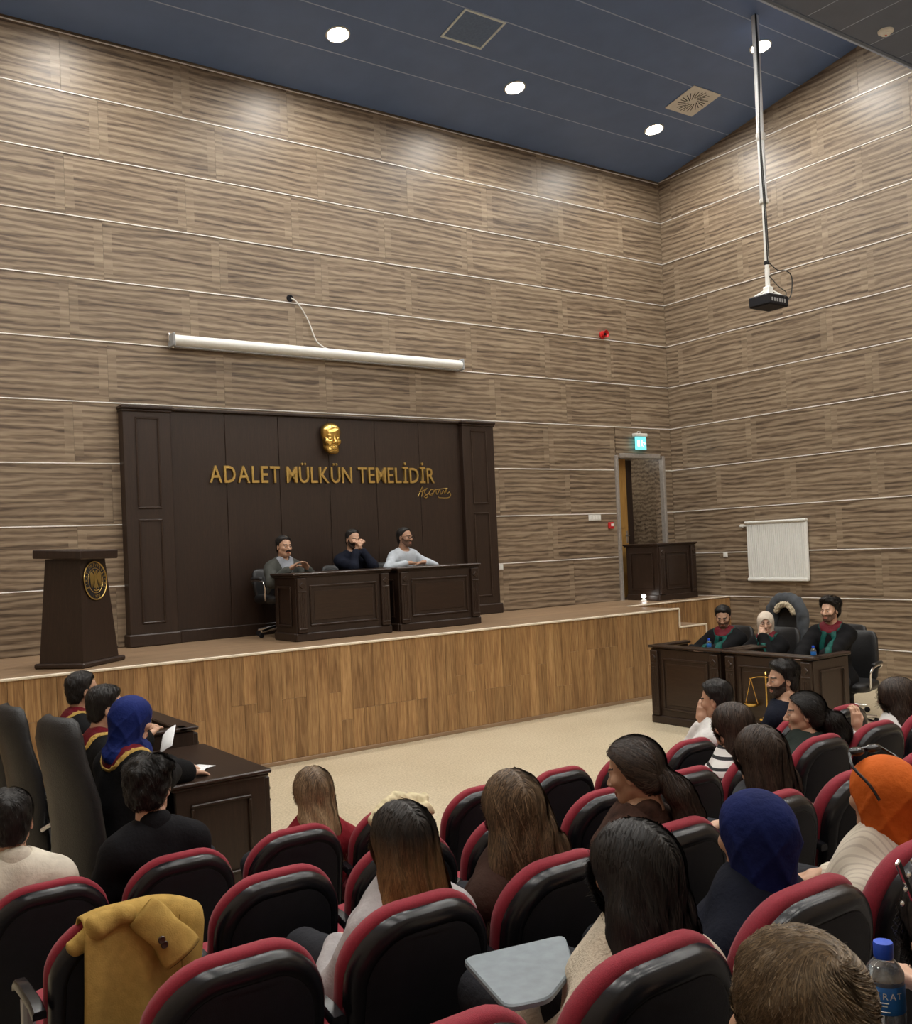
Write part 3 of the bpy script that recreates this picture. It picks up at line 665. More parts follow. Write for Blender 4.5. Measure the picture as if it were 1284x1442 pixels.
# projector on its pole
pj = empty('projector',(-1.95,-3.50,4.91),0,'black projector hanging from a long ceiling pole','projector')
px0 = Vector((-1.95,-3.50,0)); ztop = cz(-3.5)
b = MB(); b.tube([(0,0,.55),(0,0,1.45)],.026,14); part(b,'lower_pole',M_WHITE,pj,50)
b = MB(); b.tube([(0,0,1.40),(0,0,ztop-4.91)],.045,16); part(b,'upper_pole',M_STEEL,pj,50)
b = MB(); b.lathe([(.05,1.38),(.058,1.39),(.058,1.43),(.05,1.44)],16); part(b,'clamp_collar',M_WHITEPL,pj,50); b = MB(); b.lathe([(.05,2.18),(.058,2.19),(.058,2.27),(.05,2.28)],16); part(b,'clamp_collar',M_WHITEPL,pj,50)
b = MB(); b.lathe([(.028,.60),(.034,.61),(.034,.64),(.028,.65)],12); part(b,'black_band',M_BLACKMAT,pj)
b = MB(); b.box((0,0,.21),(.28,.22,.012),.003); b.tube([(0,0,.55),(0,0,.30)],.03,12); b.box((0,0,.27),(.10,.09,.10),.01)
for sx in (-1,1):
    for sy in (-1,1): b.tube([(sx*.03,sy*.03,.28),(sx*.13,sy*.10,.21)],.008,6)
part(b,'ceiling_mount',M_WHITE,pj)
pb = MB(); pb.T = Matrix.Rotation(math.radians(0),4,'Z'); pb.box((0,0,.125),(.40,.32,.14),.018); part(pb,'projector_body',M_BLACKMAT,pj)
b = MB(); b.lathe([(.05,0),(.05,.02),(.042,.024),(.04,.006),(.004,.004)],18,(-.09,.16,.13),R3(-PI/2,'X')); part(b,'lens',M_BLACKPL,pj,40)
b = MB()
for k in range(7): b.box((.201,-.10+.033*k,.125),(.004,.012,.085),.001)
part(b,'side_vents',M_GREYPL,pj)
b = MB()
for k in range(6): b.box((-.14+.05*k,-.162,.12),(.03,.004,.045),.002)
part(b,'connector_row',M_GREYPL,pj)
b = MB(); b.tube(curve3([(.03,-.02,.62),(.08,-.1,.52),(.16,-.17,.50),(.22,-.20,.42),(.21,-.19,.22),(.16,-.165,.13)],5),.007,6); b.tube(curve3([(0,-.03,.45),(.06,-.12,.3),(.12,-.18,.22),(.06,-.165,.12)],5),.006,6); part(b,'hanging_cable',M_CABLE,pj,60)
b = MB(); b.tube(curve3([(-.035,-.04,.62),(-.06,-.045,1.4),(-.10,-.06,2.0),(-.07,-.06,2.8),(-.06,-.055,3.5),(-.055,-.05,ztop-4.92)],6),.009,6); b.tube(curve3([(-.02,-.05,.7),(-.04,-.05,1.5),(-.075,-.05,2.3),(-.05,-.06,3.0),(-.05,-.055,ztop-4.93)],6),.007,6); part(b,'pole_cable',M_CABLE,pj,60)
# bright white dot by the spare desk, built as a glowing globe
sl = empty('bright_dot',(-1.335,-.52,ST),0,'small lit white spot on the stage beside the spare desk','spotlight')
b = MB(); b.lathe([(.045,0),(.045,.015),(.02,.025),(.02,.05)],16); part(b,'dot_base',M_WHITEPL,sl,40)
b = MB(); b.lathe([(.012,.05),(.028,.056),(.036,.075),(.03,.098),(.015,.106),(.003,.108)],16); part(b,'dot_globe',mat('glowing dot',(1,1,1),.4,emit=((1,.98,.94),5)),sl,60)
# ================================================================ SMOOTH BODIES: implicit surfaces meshed with surface nets
A_ = lambda *t: np.array(t, float)
def f_cap(a, b, ra, rb):
    a = np.asarray(a,float); b = np.asarray(b,float); ba = b-a; bb = max(ba@ba,1e-9)
    def f(X,Y,Z):
        px,py,pz = X-a[0],Y-a[1],Z-a[2]
        t = np.clip((px*ba[0]+py*ba[1]+pz*ba[2])/bb,0,1)
        return np.sqrt((px-ba[0]*t)**2+(py-ba[1]*t)**2+(pz-ba[2]*t)**2)-(ra+(rb-ra)*t)
    r = max(ra,rb); return f, np.minimum(a,b)-r, np.maximum(a,b)+r
def f_ell(c, r, R=None):
    c = np.asarray(c,float); r = np.asarray(r,float)
    def f(X,Y,Z):
        x,y,z = X-c[0],Y-c[1],Z-c[2]
        if R is not None: x,y,z = R[0][0]*x+R[1][0]*y+R[2][0]*z, R[0][1]*x+R[1][1]*y+R[2][1]*z, R[0][2]*x+R[1][2]*y+R[2][2]*z
        k0 = np.sqrt((x/r[0])**2+(y/r[1])**2+(z/r[2])**2); k1 = np.sqrt((x/r[0]**2)**2+(y/r[1]**2)**2+(z/r[2]**2)**2)
        return k0*(k0-1)/np.maximum(k1,1e-6)
    m_ = r if R is None else A_(r.max(),r.max(),r.max())
    return f, c-m_, c+m_
def f_box(c, h, rd=.005):
    c = np.asarray(c,float); h = np.asarray(h,float)
    def f(X,Y,Z):
        qx,qy,qz = np.abs(X-c[0])-h[0]+rd, np.abs(Y-c[1])-h[1]+rd, np.abs(Z-c[2])-h[2]+rd
        return np.sqrt(np.maximum(qx,0)**2+np.maximum(qy,0)**2+np.maximum(qz,0)**2)+np.minimum(np.maximum(qx,np.maximum(qy,qz)),0)-rd
    return f, c-h, c+h
class SDF:
    def __init__(s): s.ops = []; s.disp = None; s.post = []
    def u(s, prim, k=.02, infl=0): s.ops.append(('u',prim,k,infl)); return s
    def cut(s, prim, k=.01): s.ops.append(('s',prim,k,0)); return s
    def cap(s, a, b, ra, rb=None, k=.02): return s.u(f_cap(a,b,ra,ra if rb is None else rb),k)
    def ell(s, c, r, k=.02, R=None): return s.u(f_ell(c,r,R),k)
    def at(s, X, Y, Z):
        F = np.full(np.broadcast(X,Y,Z).shape, 1.0)
        for op,(f,lo,hi),k,infl in s.ops: F = s._mix(F, f(X,Y,Z)-infl, op, k)
        if s.disp: F = F+s.disp(X,Y,Z)
        for g in s.post: F = g(F,X,Y,Z)
        return F
    @staticmethod
    def _mix(F, d, op, k):
        if op == 's': F2, d2 = -F, d
        else: F2, d2 = F, d
        h = np.clip(.5+.5*(d2-F2)/k,0,1); r = d2*(1-h)+F2*h-k*h*(1-h)
        return -r if op == 's' else r
    def bounds(s):
        lo = np.min([o[1][1]-o[3] for o in s.ops if o[0]=='u'],0); hi = np.max([o[1][2]+o[3] for o in s.ops if o[0]=='u'],0); return lo, hi
    def grid(s, res, pad=.02, lo=None, hi=None):
        l, h = s.bounds(); l = l-pad; h = h+pad
        if lo is not None: l = np.maximum(l,lo)
        if hi is not None: h = np.minimum(h,hi)
        ax = [np.arange(l[i], h[i]+res, res) for i in range(3)]
        F = np.full([len(a) for a in ax], 1.0)
        for op,(f,pl_,ph),k,infl in s.ops:
            sl = []
            for i in range(3):
                a = np.searchsorted(ax[i], pl_[i]-k-infl-2*res); b = np.searchsorted(ax[i], ph[i]+k+infl+2*res); sl.append(slice(a,b))
            sl = tuple(sl)
            if any(q.stop<=q.start for q in sl): continue
            X,Y,Z = ax[0][sl[0]][:,None,None], ax[1][sl[1]][None,:,None], ax[2][sl[2]][None,None,:]
            F[sl] = s._mix(F[sl], f(X,Y,Z)-infl, op, k)
        X,Y,Z = ax[0][:,None,None], ax[1][None,:,None], ax[2][None,None,:]
        if s.disp: F = F+s.disp(X,Y,Z)
        for g in s.post: F = g(F,X,Y,Z)
        return F, ax
    def mesh(s, res, **kw):
        F, ax = s.grid(res, **kw); return surfnets(F, *ax)
def surfnets(F, xs, ys, zs):
    S = F < 0
    n = np.zeros(tuple(d-1 for d in F.shape), np.int8)
    for a in (0,1):
        for b in (0,1):
            for c in (0,1): n += S[a:F.shape[0]-1+a, b:F.shape[1]-1+b, c:F.shape[2]-1+c]
    mix = (n > 0) & (n < 8); I = np.argwhere(mix)
    if len(I) == 0: return np.zeros((0,3)), np.zeros((0,4),int)
    idx = np.full(mix.shape, -1, np.int64); idx[mix] = np.arange(len(I))
    acc = np.zeros((len(I),3)); cnt = np.zeros(len(I))
    C8 = [(a,b,c) for a in (0,1) for b in (0,1) for c in (0,1)]
    for p in C8:
        for ax_ in range(3):
            if p[ax_]: continue
            q = list(p); q[ax_] = 1
            i0 = I+np.array(p); i1 = I+np.array(q)
            f0 = F[i0[:,0],i0[:,1],i0[:,2]]; f1 = F[i1[:,0],i1[:,1],i1[:,2]]
            mk = (f0 < 0) != (f1 < 0)
            if not mk.any(): continue
            t = f0[mk]/(f0[mk]-f1[mk])
            P0 = np.stack([xs[i0[mk,0]],ys[i0[mk,1]],zs[i0[mk,2]]],1); P1 = np.stack([xs[i1[mk,0]],ys[i1[mk,1]],zs[i1[mk,2]]],1)
            acc[mk] += P0+(P1-P0)*t[:,None]; cnt[mk] += 1
    V = acc/np.maximum(cnt,1)[:,None]; Q = []
    for ax_ in range(3):
        s0 = [slice(None)]*3; s1 = [slice(None)]*3; s0[ax_] = slice(0,-1); s1[ax_] = slice(1,None)
        A = S[tuple(s0)]; B_ = S[tuple(s1)]; E_ = np.argwhere(A != B_)
        o1,o2 = [(1,2),(2,0),(0,1)][ax_]
        E_ = E_[(E_[:,o1] > 0) & (E_[:,o2] > 0) & (E_[:,o1] < F.shape[o1]-1) & (E_[:,o2] < F.shape[o2]-1)]
        if len(E_) == 0: continue
        flip = A[E_[:,0],E_[:,1],E_[:,2]]
        def cell(d1,d2):
            c = E_.copy(); c[:,o1] -= d1; c[:,o2] -= d2; return idx[c[:,0],c[:,1],c[:,2]]
        q = np.stack([cell(1,1),cell(0,1),cell(0,0),cell(1,0)],1); q[~flip] = q[~flip][:,::-1]; Q.append(q)
    Q = np.concatenate(Q); Q = Q[(Q >= 0).all(1)]
    return V, Q
def join(*parts):
    V = []; F = []; G = []; o = 0
    for v,f,g in parts:
        V.append(v); F.append(f+o); G.append(np.full(len(f),g) if np.isscalar(g) else g); o += len(v)
    return np.concatenate(V), np.concatenate(F), np.concatenate(G)
def xf(V, M):
    M = np.array(M); return V @ M[:3,:3].T + M[:3,3]
def add_obj(name, V, F, mats, parent=None, fmat=None, smooth=True):
    o = bpy.data.objects.new(name, mesh_np(name, V, F, mats, smooth, fmat)); link(o, parent); return o

# ---------------------------------------------------------------- heads (own frame: origin between the ears, face +y, up +z)
def head_sdf(female=False, ears=True, neck=True):
    s = SDF(); q = .96 if female else 1.0
    s.ell((0,-.012,.030),(.077*q,.097,.088)); s.ell((0,.020,-.035),(.060*q,.066,.076),.03)
    s.cap((-.020*q,.056,-.093),(.020*q,.056,-.093),.020 if not female else .017,k=.03)
    for sx in (-1,1):
        s.cap((sx*.052*q,.0,-.055),(sx*.022,.048,-.088),.018,k=.022); s.ell((sx*.043,.060,-.020),(.022,.022,.022),.022)
    s.cap((-.034,.077,.020),(.034,.077,.020),.013 if not female else .010,k=.014)
    for sx in (-1,1): s.cut(f_ell((sx*.032,.098,.001),(.019,.019,.013)),.012)
    s.cap((0,.086,.008),(0,.107,-.031),.0075,.0115,.012)
    for sx in (-1,1): s.ell((sx*.011,.097,-.036),(.009,.010,.008),.008)
    s.cap((-.017,.083,-.063),(.017,.083,-.063),.0065,k=.006); s.cap((-.014,.082,-.076),(.014,.082,-.076),.007,k=.006)
    s.cut(f_cap((-.021,.093,-.0695),(.021,.093,-.0695),.0025,.0025),.004)
    for sx in (-1,1): s.ell((sx*.032,.0755,.001),(.0135,.0135,.0125),.001)
    if ears:
        for sx in (-1,1): s.ell((sx*.081*q,-.010,-.006),(.009,.019,.031),.008,R3(-.25*sx,'Z')); s.cut(f_ell((sx*.092*q,-.006,-.004),(.007,.011,.019)),.006)
    if neck: s.cap((0,-.022,-.06),(0,-.040,-.20),.047 if female else .055,.049 if female else .059,.03)
    return s
HEADS = {}
def head_mesh(female):
    if female not in HEADS:
        V,F = head_sdf(female).mesh(.0042); c = V[F].mean(1); g = np.zeros(len(F),int)
        ax = np.abs(c[:,0])
        eye = (np.sqrt((ax-.032)**2+(c[:,1]-.0755)**2+(c[:,2]-.001)**2) < .0148) & (c[:,1] > .079) & (np.abs(c[:,2]-.001) < .005); g[eye] = 1
        g[eye & (np.hypot(ax-.032,c[:,2]-.001) < .0062)] = 2
        g[(ax < .023) & (c[:,2] < -.0585) & (c[:,2] > -.0805) & (c[:,1] > .078)] = 3
        br = (c[:,2] > .0205+.03*np.minimum(ax-.02,.02)) & (c[:,2] < .0285+.05*np.minimum(ax-.02,.02)) & (ax > .013) & (ax < .052) & (c[:,1] > .055); g[br] = 4
        HEADS[female] = (V,F,g)
    return HEADS[female]
def skull_sdf():
    s = SDF(); s.ell((0,-.012,.030),(.078,.098,.089)); s.ell((0,-.03,-.04),(.066,.07,.07),.03); return s
ZY = [-.13,-.05,-.018,.0,.018,.05,.09]; ZL = [-.082,-.072,-.025,-.004,.036,.076,.098]
def zline(Y): return np.interp(Y, ZY, ZL)
def wob(X,Y,Z,f=60,a=.003,ph=0): return a*(np.sin(f*X+1.7*np.sin(.6*f*Z+ph))+np.sin(f*.8*Y+1.3+ph)*np.cos(f*.7*Z)+.5*np.sin(2.1*f*X+f*Z+ph))/2
def hair_short(thick=.012, top=.012, fade=0, curly=0, fringe=0, ph=0):
    s = skull_sdf()
    def post(F,X,Y,Z):
        zl = zline(Y)-fringe*np.clip(Y/.08,0,1)+.004*np.sin(90*X+ph)*np.sin(70*Y+2*ph)
        t = thick+top*np.clip((Z-.03)/.07,0,1)-fade*np.clip((.02-Z)/.08,0,1)
        t = .002+(t-.002)*np.clip((Z-zl)/.035,0,1)**.7
        D = F-t
        if curly: D = D+wob(X,Y,Z,95,curly,ph)*np.clip((Z-zl)/.03,.2,1)
        else: D = D+wob(X,Y,Z,120,.0018,ph)
        return np.maximum(D, (zl-Z)*.6)
    s.post.append(post); return s
def face_cut(F,X,Y,Z,w_=.064,yc=.105,zc=-.045,rz_=.112):
    e = f_ell((0,yc,zc),(w_,.085,rz_))[0](X,Y,Z); return np.maximum(F,-e)
def hair_long(L=.36, wd=.105, flare=1.1, tight=.016, yb=-.062, xo=0, ph=0):
    s = SDF(); s.ell((0,-.012,.030),(.078+tight,.098+tight,.088+tight*.8)); s.ell((xo*.4,-.045,-.10),(wd,.075,.17),.04)
    s.ell((xo,yb-.02,-.13-L*.28),(wd*flare,.056,L*.55),.05)
    s.disp = lambda X,Y,Z: .0035*np.sin(85*X+6*np.sin(9*Z+ph))*np.clip(.05-Z,0,.1)/.1+.002*np.sin(160*X+9*Z)
    s.post.append(lambda F,X,Y,Z: face_cut(F,X,Y,Z)); return s
def hair_pony(ph=0, tail=((0,-.12,.02),(0,-.165,-.05),(.02,-.17,-.17),(.03,-.16,-.26)), r=(.028,.042,.046,.022), tight=.010):
    s = SDF(); s.ell((0,-.012,.030),(.078+tight,.098+tight,.088+tight)); s.ell((0,-.045,-.035),(.070,.066,.062),.03)
    s.post.append(lambda F,X,Y,Z: np.maximum(F,(zline(Y)-.004-Z)*.75))
    t = SDF()
    for i in range(len(tail)-1): t.cap(tail[i],tail[i+1],r[i],r[i+1],.02)
    t.disp = lambda X,Y,Z: wob(X,Y,Z,70,.006,ph)
    T0 = np.asarray(tail[0],float)
    def flow(P):
        d = T0-P; l = np.linalg.norm(d,axis=1,keepdims=True); d = d/np.maximum(l,.01); away = (P[:,1] < T0[1]-.005)|(P[:,2] < T0[2]-.06); d[away] = A_(.1,-.05,-1); return d
    s.flow = flow
    def both(F,X,Y,Z): return np.minimum(F, t.at(X,Y,Z))
    s.post.append(both); s.bounds_extra = t
    old = s.bounds
    def bd_():
        a,b = old(); c,d = t.bounds(); return np.minimum(a,c),np.maximum(b,d)
    s.bounds = bd_; return s
def hijab(ph=0, drape=.0):
    s = SDF(); s.ell((0,-.016,.030),(.094,.116,.103)); s.ell((0,-.03,-.07),(.086,.088,.12),.05); s.ell((0,-.02,-.19),(.115,.105,.075),.05); s.ell((.03,.07,-.16),(.06,.05,.07),.05)
    def dsp(X,Y,Z):
        a = np.arctan2(X,-(Y+.02)); rg = lambda t: 1-np.abs(np.sin(t))
        m1 = np.clip((.11-Z)/.10,0,1); low = np.clip((-.06-Z)/.08,0,1)
        return -.0065*m1*rg(17*Z+2.2*a+.9*np.sin(1.6*a+ph)+ph)**2-.0045*m1*rg(26*Z-3.1*a+ph*2)**3-.004*low*rg(48*Z+1.5*np.sin(2*a))**2+.004
    s.disp = dsp
    s.post.append(lambda F,X,Y,Z: face_cut(F,X,Y,Z,.055,.115,-.025,.088)); return s
def hair_mat(name, dark, light, tip=None, rough=.5):
    if name in MATS: return MATS[name]
    mt, nt, b = nodes_of(name); N = nt.nodes; L = nt.links
    at = N.new('ShaderNodeAttribute'); at.attribute_name = 'srand'; az = N.new('ShaderNodeAttribute'); az.attribute_name = 'hz'
    mx = N.new('ShaderNodeMix'); mx.data_type = 'RGBA'; L.new(at.outputs['Fac'], mx.inputs[0]); mx.inputs[6].default_value = rgb(dark); mx.inputs[7].default_value = rgb(light); out = mx.outputs[2]
    if tip:
        mr = N.new('ShaderNodeMapRange'); mr.inputs[1].default_value = tip[1]; mr.inputs[2].default_value = tip[2]; L.new(az.outputs['Fac'], mr.inputs[0])
        m2 = N.new('ShaderNodeMix'); m2.data_type = 'RGBA'; L.new(mr.outputs[0], m2.inputs[0]); L.new(out, m2.inputs[6])
        m3 = N.new('ShaderNodeMix'); m3.data_type = 'RGBA'; L.new(at.outputs['Fac'], m3.inputs[0]); m3.inputs[6].default_value = rgb([c*.45 for c in tip[0]]); m3.inputs[7].default_value = rgb(tip[0]); L.new(m3.outputs[2], m2.inputs[7]); out = m2.outputs[2]
    tc = N.new('ShaderNodeTexCoord'); mp = N.new('ShaderNodeMapping'); mp.inputs['Scale'].default_value = (160,160,7); L.new(tc.outputs['Object'],mp.inputs[0])
    nz = N.new('ShaderNodeTexNoise'); nz.inputs['Scale'].default_value = 1; nz.inputs['Detail'].default_value = 3; L.new(mp.outputs[0],nz.inputs[0])
    hs = N.new('ShaderNodeHueSaturation'); mr2 = N.new('ShaderNodeMapRange'); mr2.inputs[3].default_value = .55; mr2.inputs[4].default_value = 1.45; L.new(nz.outputs['Fac'],mr2.inputs[0]); L.new(mr2.outputs[0],hs.inputs['Value']); L.new(out,hs.inputs['Color'])
    L.new(hs.outputs[0], b.inputs['Base Color']); b.inputs['Roughness'].default_value = rough; b.inputs['Specular IOR Level'].default_value = .32
    return mt
def set_attr(me, name, vals):
    a = me.attributes.new(name,'FLOAT','POINT'); a.data.foreach_set('value', np.asarray(vals,np.float32))
def strands(field, V, n, length, step, rng, wd=.0032, zmin=-9, part_x=0.0, swirl=None, lift=.002, off=.0, down=1.0, zfree=-9, jit=.25):
    """ribbons that run down a hair hull; V: hull vertices to root on"""
    w8 = np.clip((V[:,2]+.30)/.42,.05,1)**1.5; w8 /= w8.sum()
    P_ = V[rng.choice(len(V), n, p=w8)].copy()+rng.normal(0,.002,(n,3))
    ns = max(3,int(length/step)); e = 1e-3; pts = [P_.copy()]; nrm = []
    ln = rng.uniform(.55,1.0,n)*ns
    def grad(P):
        x,y,z = P.T; f = field(x,y,z)
        g = np.stack([field(x+e,y,z)-f, field(x,y+e,z)-f, field(x,y,z+e)-f],1)/e
        return f, g/np.maximum(np.linalg.norm(g,axis=1,keepdims=True),1e-6)
    sway = rng.normal(0,jit,(n,3))
    for k in range(ns):
        f,g = grad(P_)
        d = np.tile(A_(0,0,-down),(n,1))
        if swirl is not None: d = swirl(P_)
        else:
            topw = np.clip((P_[:,2]-.06)/.05,0,1)[:,None]
            d = d+topw*np.stack([np.sign(P_[:,0]-part_x)*1.1,-.25*np.ones(n),np.zeros(n)],1)
        d = d+sway*.5
        free = (P_[:,2] < zfree)
        t = d-g*(d*g).sum(1,keepdims=True); t[free] = d[free]
        t /= np.maximum(np.linalg.norm(t,axis=1,keepdims=True),1e-6)
        nrm.append(g); alive = (k < ln)&(P_[:,2] > zmin)
        P_ = P_+t*step*alive[:,None]
        f2 = field(*P_.T); corr = np.where(free|~alive,0,f2)
        P_ = P_-g*(corr-0)[:,None]*.9
        pts.append(P_.copy())
    nrm.append(nrm[-1]); pts = np.stack(pts,1); nrm = np.stack(nrm,1); m_ = pts.shape[1]
    tg = np.gradient(pts,axis=1); tg /= np.maximum(np.linalg.norm(tg,axis=2,keepdims=True),1e-6)
    sd_ = np.cross(tg,nrm); sd_ /= np.maximum(np.linalg.norm(sd_,axis=2,keepdims=True),1e-6)
    tp = np.linspace(1,.25,m_)[None,:,None]; ofs = (rng.uniform(0,1,n)*lift+off)[:,None,None]*np.linspace(.3,1.3,m_)[None,:,None]
    c = pts+nrm*ofs; a = c-sd_*wd*.5*tp; b = c+sd_*wd*.5*tp+nrm*.0008
    Vv = np.stack([a,b],2).reshape(-1,3)
    base = (np.arange(n)*m_*2)[:,None]+np.arange(m_-1)[None,:]*2; base = base.ravel()
    F = np.stack([base,base+1,base+3,base+2],1)
    r = np.repeat(rng.uniform(0,1,n)**1.3, m_*2)
    return Vv, F, r

# ---------------------------------------------------------------- hands
HANDS = {}
def hand_mesh(curl, side):
    key = (round(curl,2),side)
    if key not in HANDS:
        s = SDF(); s.u(f_box((0,.044,0),(.038,.044,.0125),.011),.01); s.cap((0,-.045,0),(0,.02,0),.024,.026,.02)
        for i,(x,l) in enumerate(zip((.029,.010,-.010,-.028),(.070,.080,.074,.058))):
            p = A_(x,.082,0); a = 0
            for j,fr in enumerate((.45,.32,.23)):
                a -= curl*(.5 if j==0 else .75); q = p+l*fr*A_((x*.12),math.cos(a),math.sin(a)); s.cap(p,q,.0088-.0006*j,.0082-.0008*j,.004); p = q
        p = A_(.030,.022,-.004); q = p+A_(.028,.028,-.010); r = q+A_(.008,.028,-.008-.02*curl); s.cap(p,q,.0125,.0105,.012); s.cap(q,r,.0102,.0085,.004)
        V,F = s.mesh(.0052)
        if side < 0: V = V*A_(-1,1,1); F = F[:,::-1]
        HANDS[key] = (V,F)
    return HANDS[key]
def frame_from(o, fwd, up):
    f = Vector(fwd).normalized(); u = Vector(up); u = (u-f*u.dot(f)).normalized(); x = f.cross(u)
    M = Matrix.Identity(4)
    for i in range(3): M[i][0] = x[i]; M[i][1] = f[i]; M[i][2] = u[i]; M[i][3] = o[i]
    return M
def ik(S, W, l1, l2, hint):
    S = np.asarray(S,float); W = np.asarray(W,float); d = W-S; D = np.linalg.norm(d)
    if D > (l1+l2)*.995: W = S+d/D*(l1+l2)*.995; d = W-S; D = np.linalg.norm(d)
    a = (l1*l1-l2*l2+D*D)/(2*D); h = math.sqrt(max(l1*l1-a*a,0)); n = d/D; hv = np.asarray(hint,float); hv = hv-n*(hv@n); hv /= max(np.linalg.norm(hv),1e-6)
    return S+n*a+hv*h, W
SKINS = {}
def skin(tone):
    if tone not in SKINS:
        c = {'light':(.60,.37,.26),'mid':(.50,.295,.195),'tan':(.42,.235,.15)}[tone]
        SKINS[tone] = [mat('skin '+tone,c,.5,var=.06,vscale=40,bump=.06,bscale=300), mat('eye white',(.45,.40,.37),.25), mat('dark iris',(.03,.018,.012),.2), mat('lips '+tone,(c[0]*.82,c[1]*.55,c[2]*.55),.45), mat('dark brow hair',(.022,.015,.012),.7)]
    return SKINS[tone]
def cloth(name, col, rough=.85, **kw):
    kw.setdefault('var',.16); kw.setdefault('vscale',12); kw.setdefault('bump',.3); kw.setdefault('bscale',60); kw.setdefault('spec',.15); return mat(name,col,rough,**kw)
def person(label, head_w, floor_z, rz, seat=None, female=False, tone='mid', yaw=0, pitch=0, roll=0, hair=None, hairmat=None, nstr=0, slen=.3, shirt=None, infl=.014, trousers=None,
           arms=('lap','lap'), sleeve=.9, robe=None, beard=None, hz_range=(-.4,.12), strand_kw=None, seat_h=.45, head_scale=1.0, wrinkle=.007, group=None, cover=None, shirt_name='jacket', coarse=.013, hair_name='hair', inner=None, legs=True, collar=None):
    """seated person. head_w = head centre in the world; arms = 'lap' or (hand target in the world, palm-back direction, curl)"""
    rng = np.random.default_rng(abs(hash(label))%99991 if False else sum(map(ord,label)))
    head_w = np.asarray(head_w,float); f = Matrix.Rotation(rz,3,'Z'); fi = np.array(f).T
    if seat is None: seat = head_w[:2]-(np.array(f)@A_(0,.04,0))[:2]
    org = A_(seat[0],seat[1],floor_z)
    loc = lambda P: fi@(np.asarray(P,float)-org)
    H = loc(head_w); q = .93 if female else 1.0
    N = H+A_(0,-.035,-.185); hip = A_(0,0,seat_h+.09); sh = N+A_(0,-.005,-.045); sw = .165*q
    up = N-hip; tor = SDF(); mid = hip+up*.38; ch = hip+up*.70
    tor.ell(hip,(.165,.125,.12)); tor.ell(mid,(.142*q,.102,.16),.06); tor.ell(ch+A_(0,.005,0),(.158*q,.108,.17),.06)
    tor.cap(sh+A_(-sw+.02,0,-.02),sh+A_(sw-.02,0,-.02),.062*q,k=.05)
    for sx in (-1,1): tor.cap(N+A_(sx*.03,-.01,.0),sh+A_(sx*(sw-.03),-.005,.0),.045,.05,.04)
    if female:
        for sx in (-1,1): tor.ell(ch+A_(sx*.07,.075,-.02),(.062,.055,.06),.04)
    arm = SDF(); hands = []; ends = []
    for sx,spec in zip((-1,1),arms):
        S = sh+A_(sx*(sw+.012),0,-.03); curl = .55; upv = (0,0,1)
        if spec == 'lap': W = A_(sx*.09,.22,seat_h+.14); hint = (sx*.6,-.6,-.5); fw = A_(-sx*.5,.7,-.25)
        else:
            W = loc(spec[0]); hint = fi@np.asarray(spec[3]) if len(spec) > 3 and spec[3] is not None else (sx*.7,-.35,-.7); upv = tuple(fi@np.asarray(spec[1],float)); curl = spec[2]; fw = None
        E,W = ik(S,W,.285*q,.255*q,hint)
        if fw is None: fw = (W-E) if len(spec) < 5 else fi@np.asarray(spec[4],float)
        arm.cap(S,E,.052*q,.043*q,.03); arm.cap(E,W,.042*q,.028*q,.02); ends.append((S,E,W))
        hv,hf = hand_mesh(curl, -sx); sc = .92 if female else 1.0
        M = frame_from(W+0.03*np.asarray(Vector(fw).normalized()), fw, upv); hands.append((xf(hv*sc,M),hf,0))
    leg = SDF()
    for sx in (-1,1):
        Hp = hip+A_(sx*.085,.02,-.02); K = A_(sx*.12,.42,seat_h+.06); An = A_(sx*.12,.40,.09)
        leg.cap(Hp,K,.082,.058,.03); leg.cap(K,An,.055,.04,.02)
    HM = Matrix.Translation(H) @ Matrix.Rotation(yaw,4,'Z') @ Matrix.Rotation(pitch,4,'X') @ Matrix.Rotation(roll,4,'Y') @ Matrix.Scale(head_scale,4)
    hv,hf,hg = head_mesh(female)
    bodyS = SDF(); bodyS.ops = tor.ops+arm.ops+leg.ops; bodyS.cap(N+A_(0,0,-.05),H+A_(0,-.035,-.10),.052 if not female else .044,k=.04)
    bv,bf = bodyS.mesh(.017)
    V,F,G = join((bv,bf,0),(xf(hv,HM),hf,hg),*hands)
    body = add_obj('person',V,F,skin(tone),None,G); body.location = org; body.rotation_euler = (0,0,rz); tag(body,label,'person',group)
    # garments
    g = SDF(); g.ops = [(o,p,k,i+infl) for o,p,k,i in tor.ops]
    for (S,E,W),sx in zip(ends,(-1,1)):
        We = E+(W-E)*sleeve; fl_ = .008 if robe else .0
        g.u(f_cap(S,E,.052*q+infl,.045*q+infl+fl_),.035); g.u(f_cap(E,We,.044*q+infl+fl_,.033*q+infl*.8+fl_*1.6),.02)
    ph = rng.uniform(0,6)
    g.disp = lambda X,Y,Z: wrinkle*(np.sin(23*Z+14*X+3*np.sin(9*Y+ph))+.6*np.sin(41*Z-29*Y+ph)+.5*np.sin(57*X+19*Y))*.5
    neckcut = f_cap(N+A_(0,.01,-.02),N+A_(0,.03,.12),.056 if not female else .05,.07)
    if not cover: g.cut(neckcut,.01)
    if robe: 
        g.u(f_ell(hip+A_(0,.02,-.05),(.23,.2,.2)),.08)
    Fg,ax = g.grid(coarse)
    gv,gf = surfnets(Fg,*ax); gar = add_obj(shirt_name,gv,gf,shirt,body)
    X,Y,Z = ax[0][:,None,None],ax[1][None,:,None],ax[2][None,None,:]
    def overlay(nm, region, m_, off=.007):
        v_,f_ = surfnets(np.maximum(Fg-off,region),*ax)
        if len(f_): return add_obj(nm,v_,f_,m_,body)
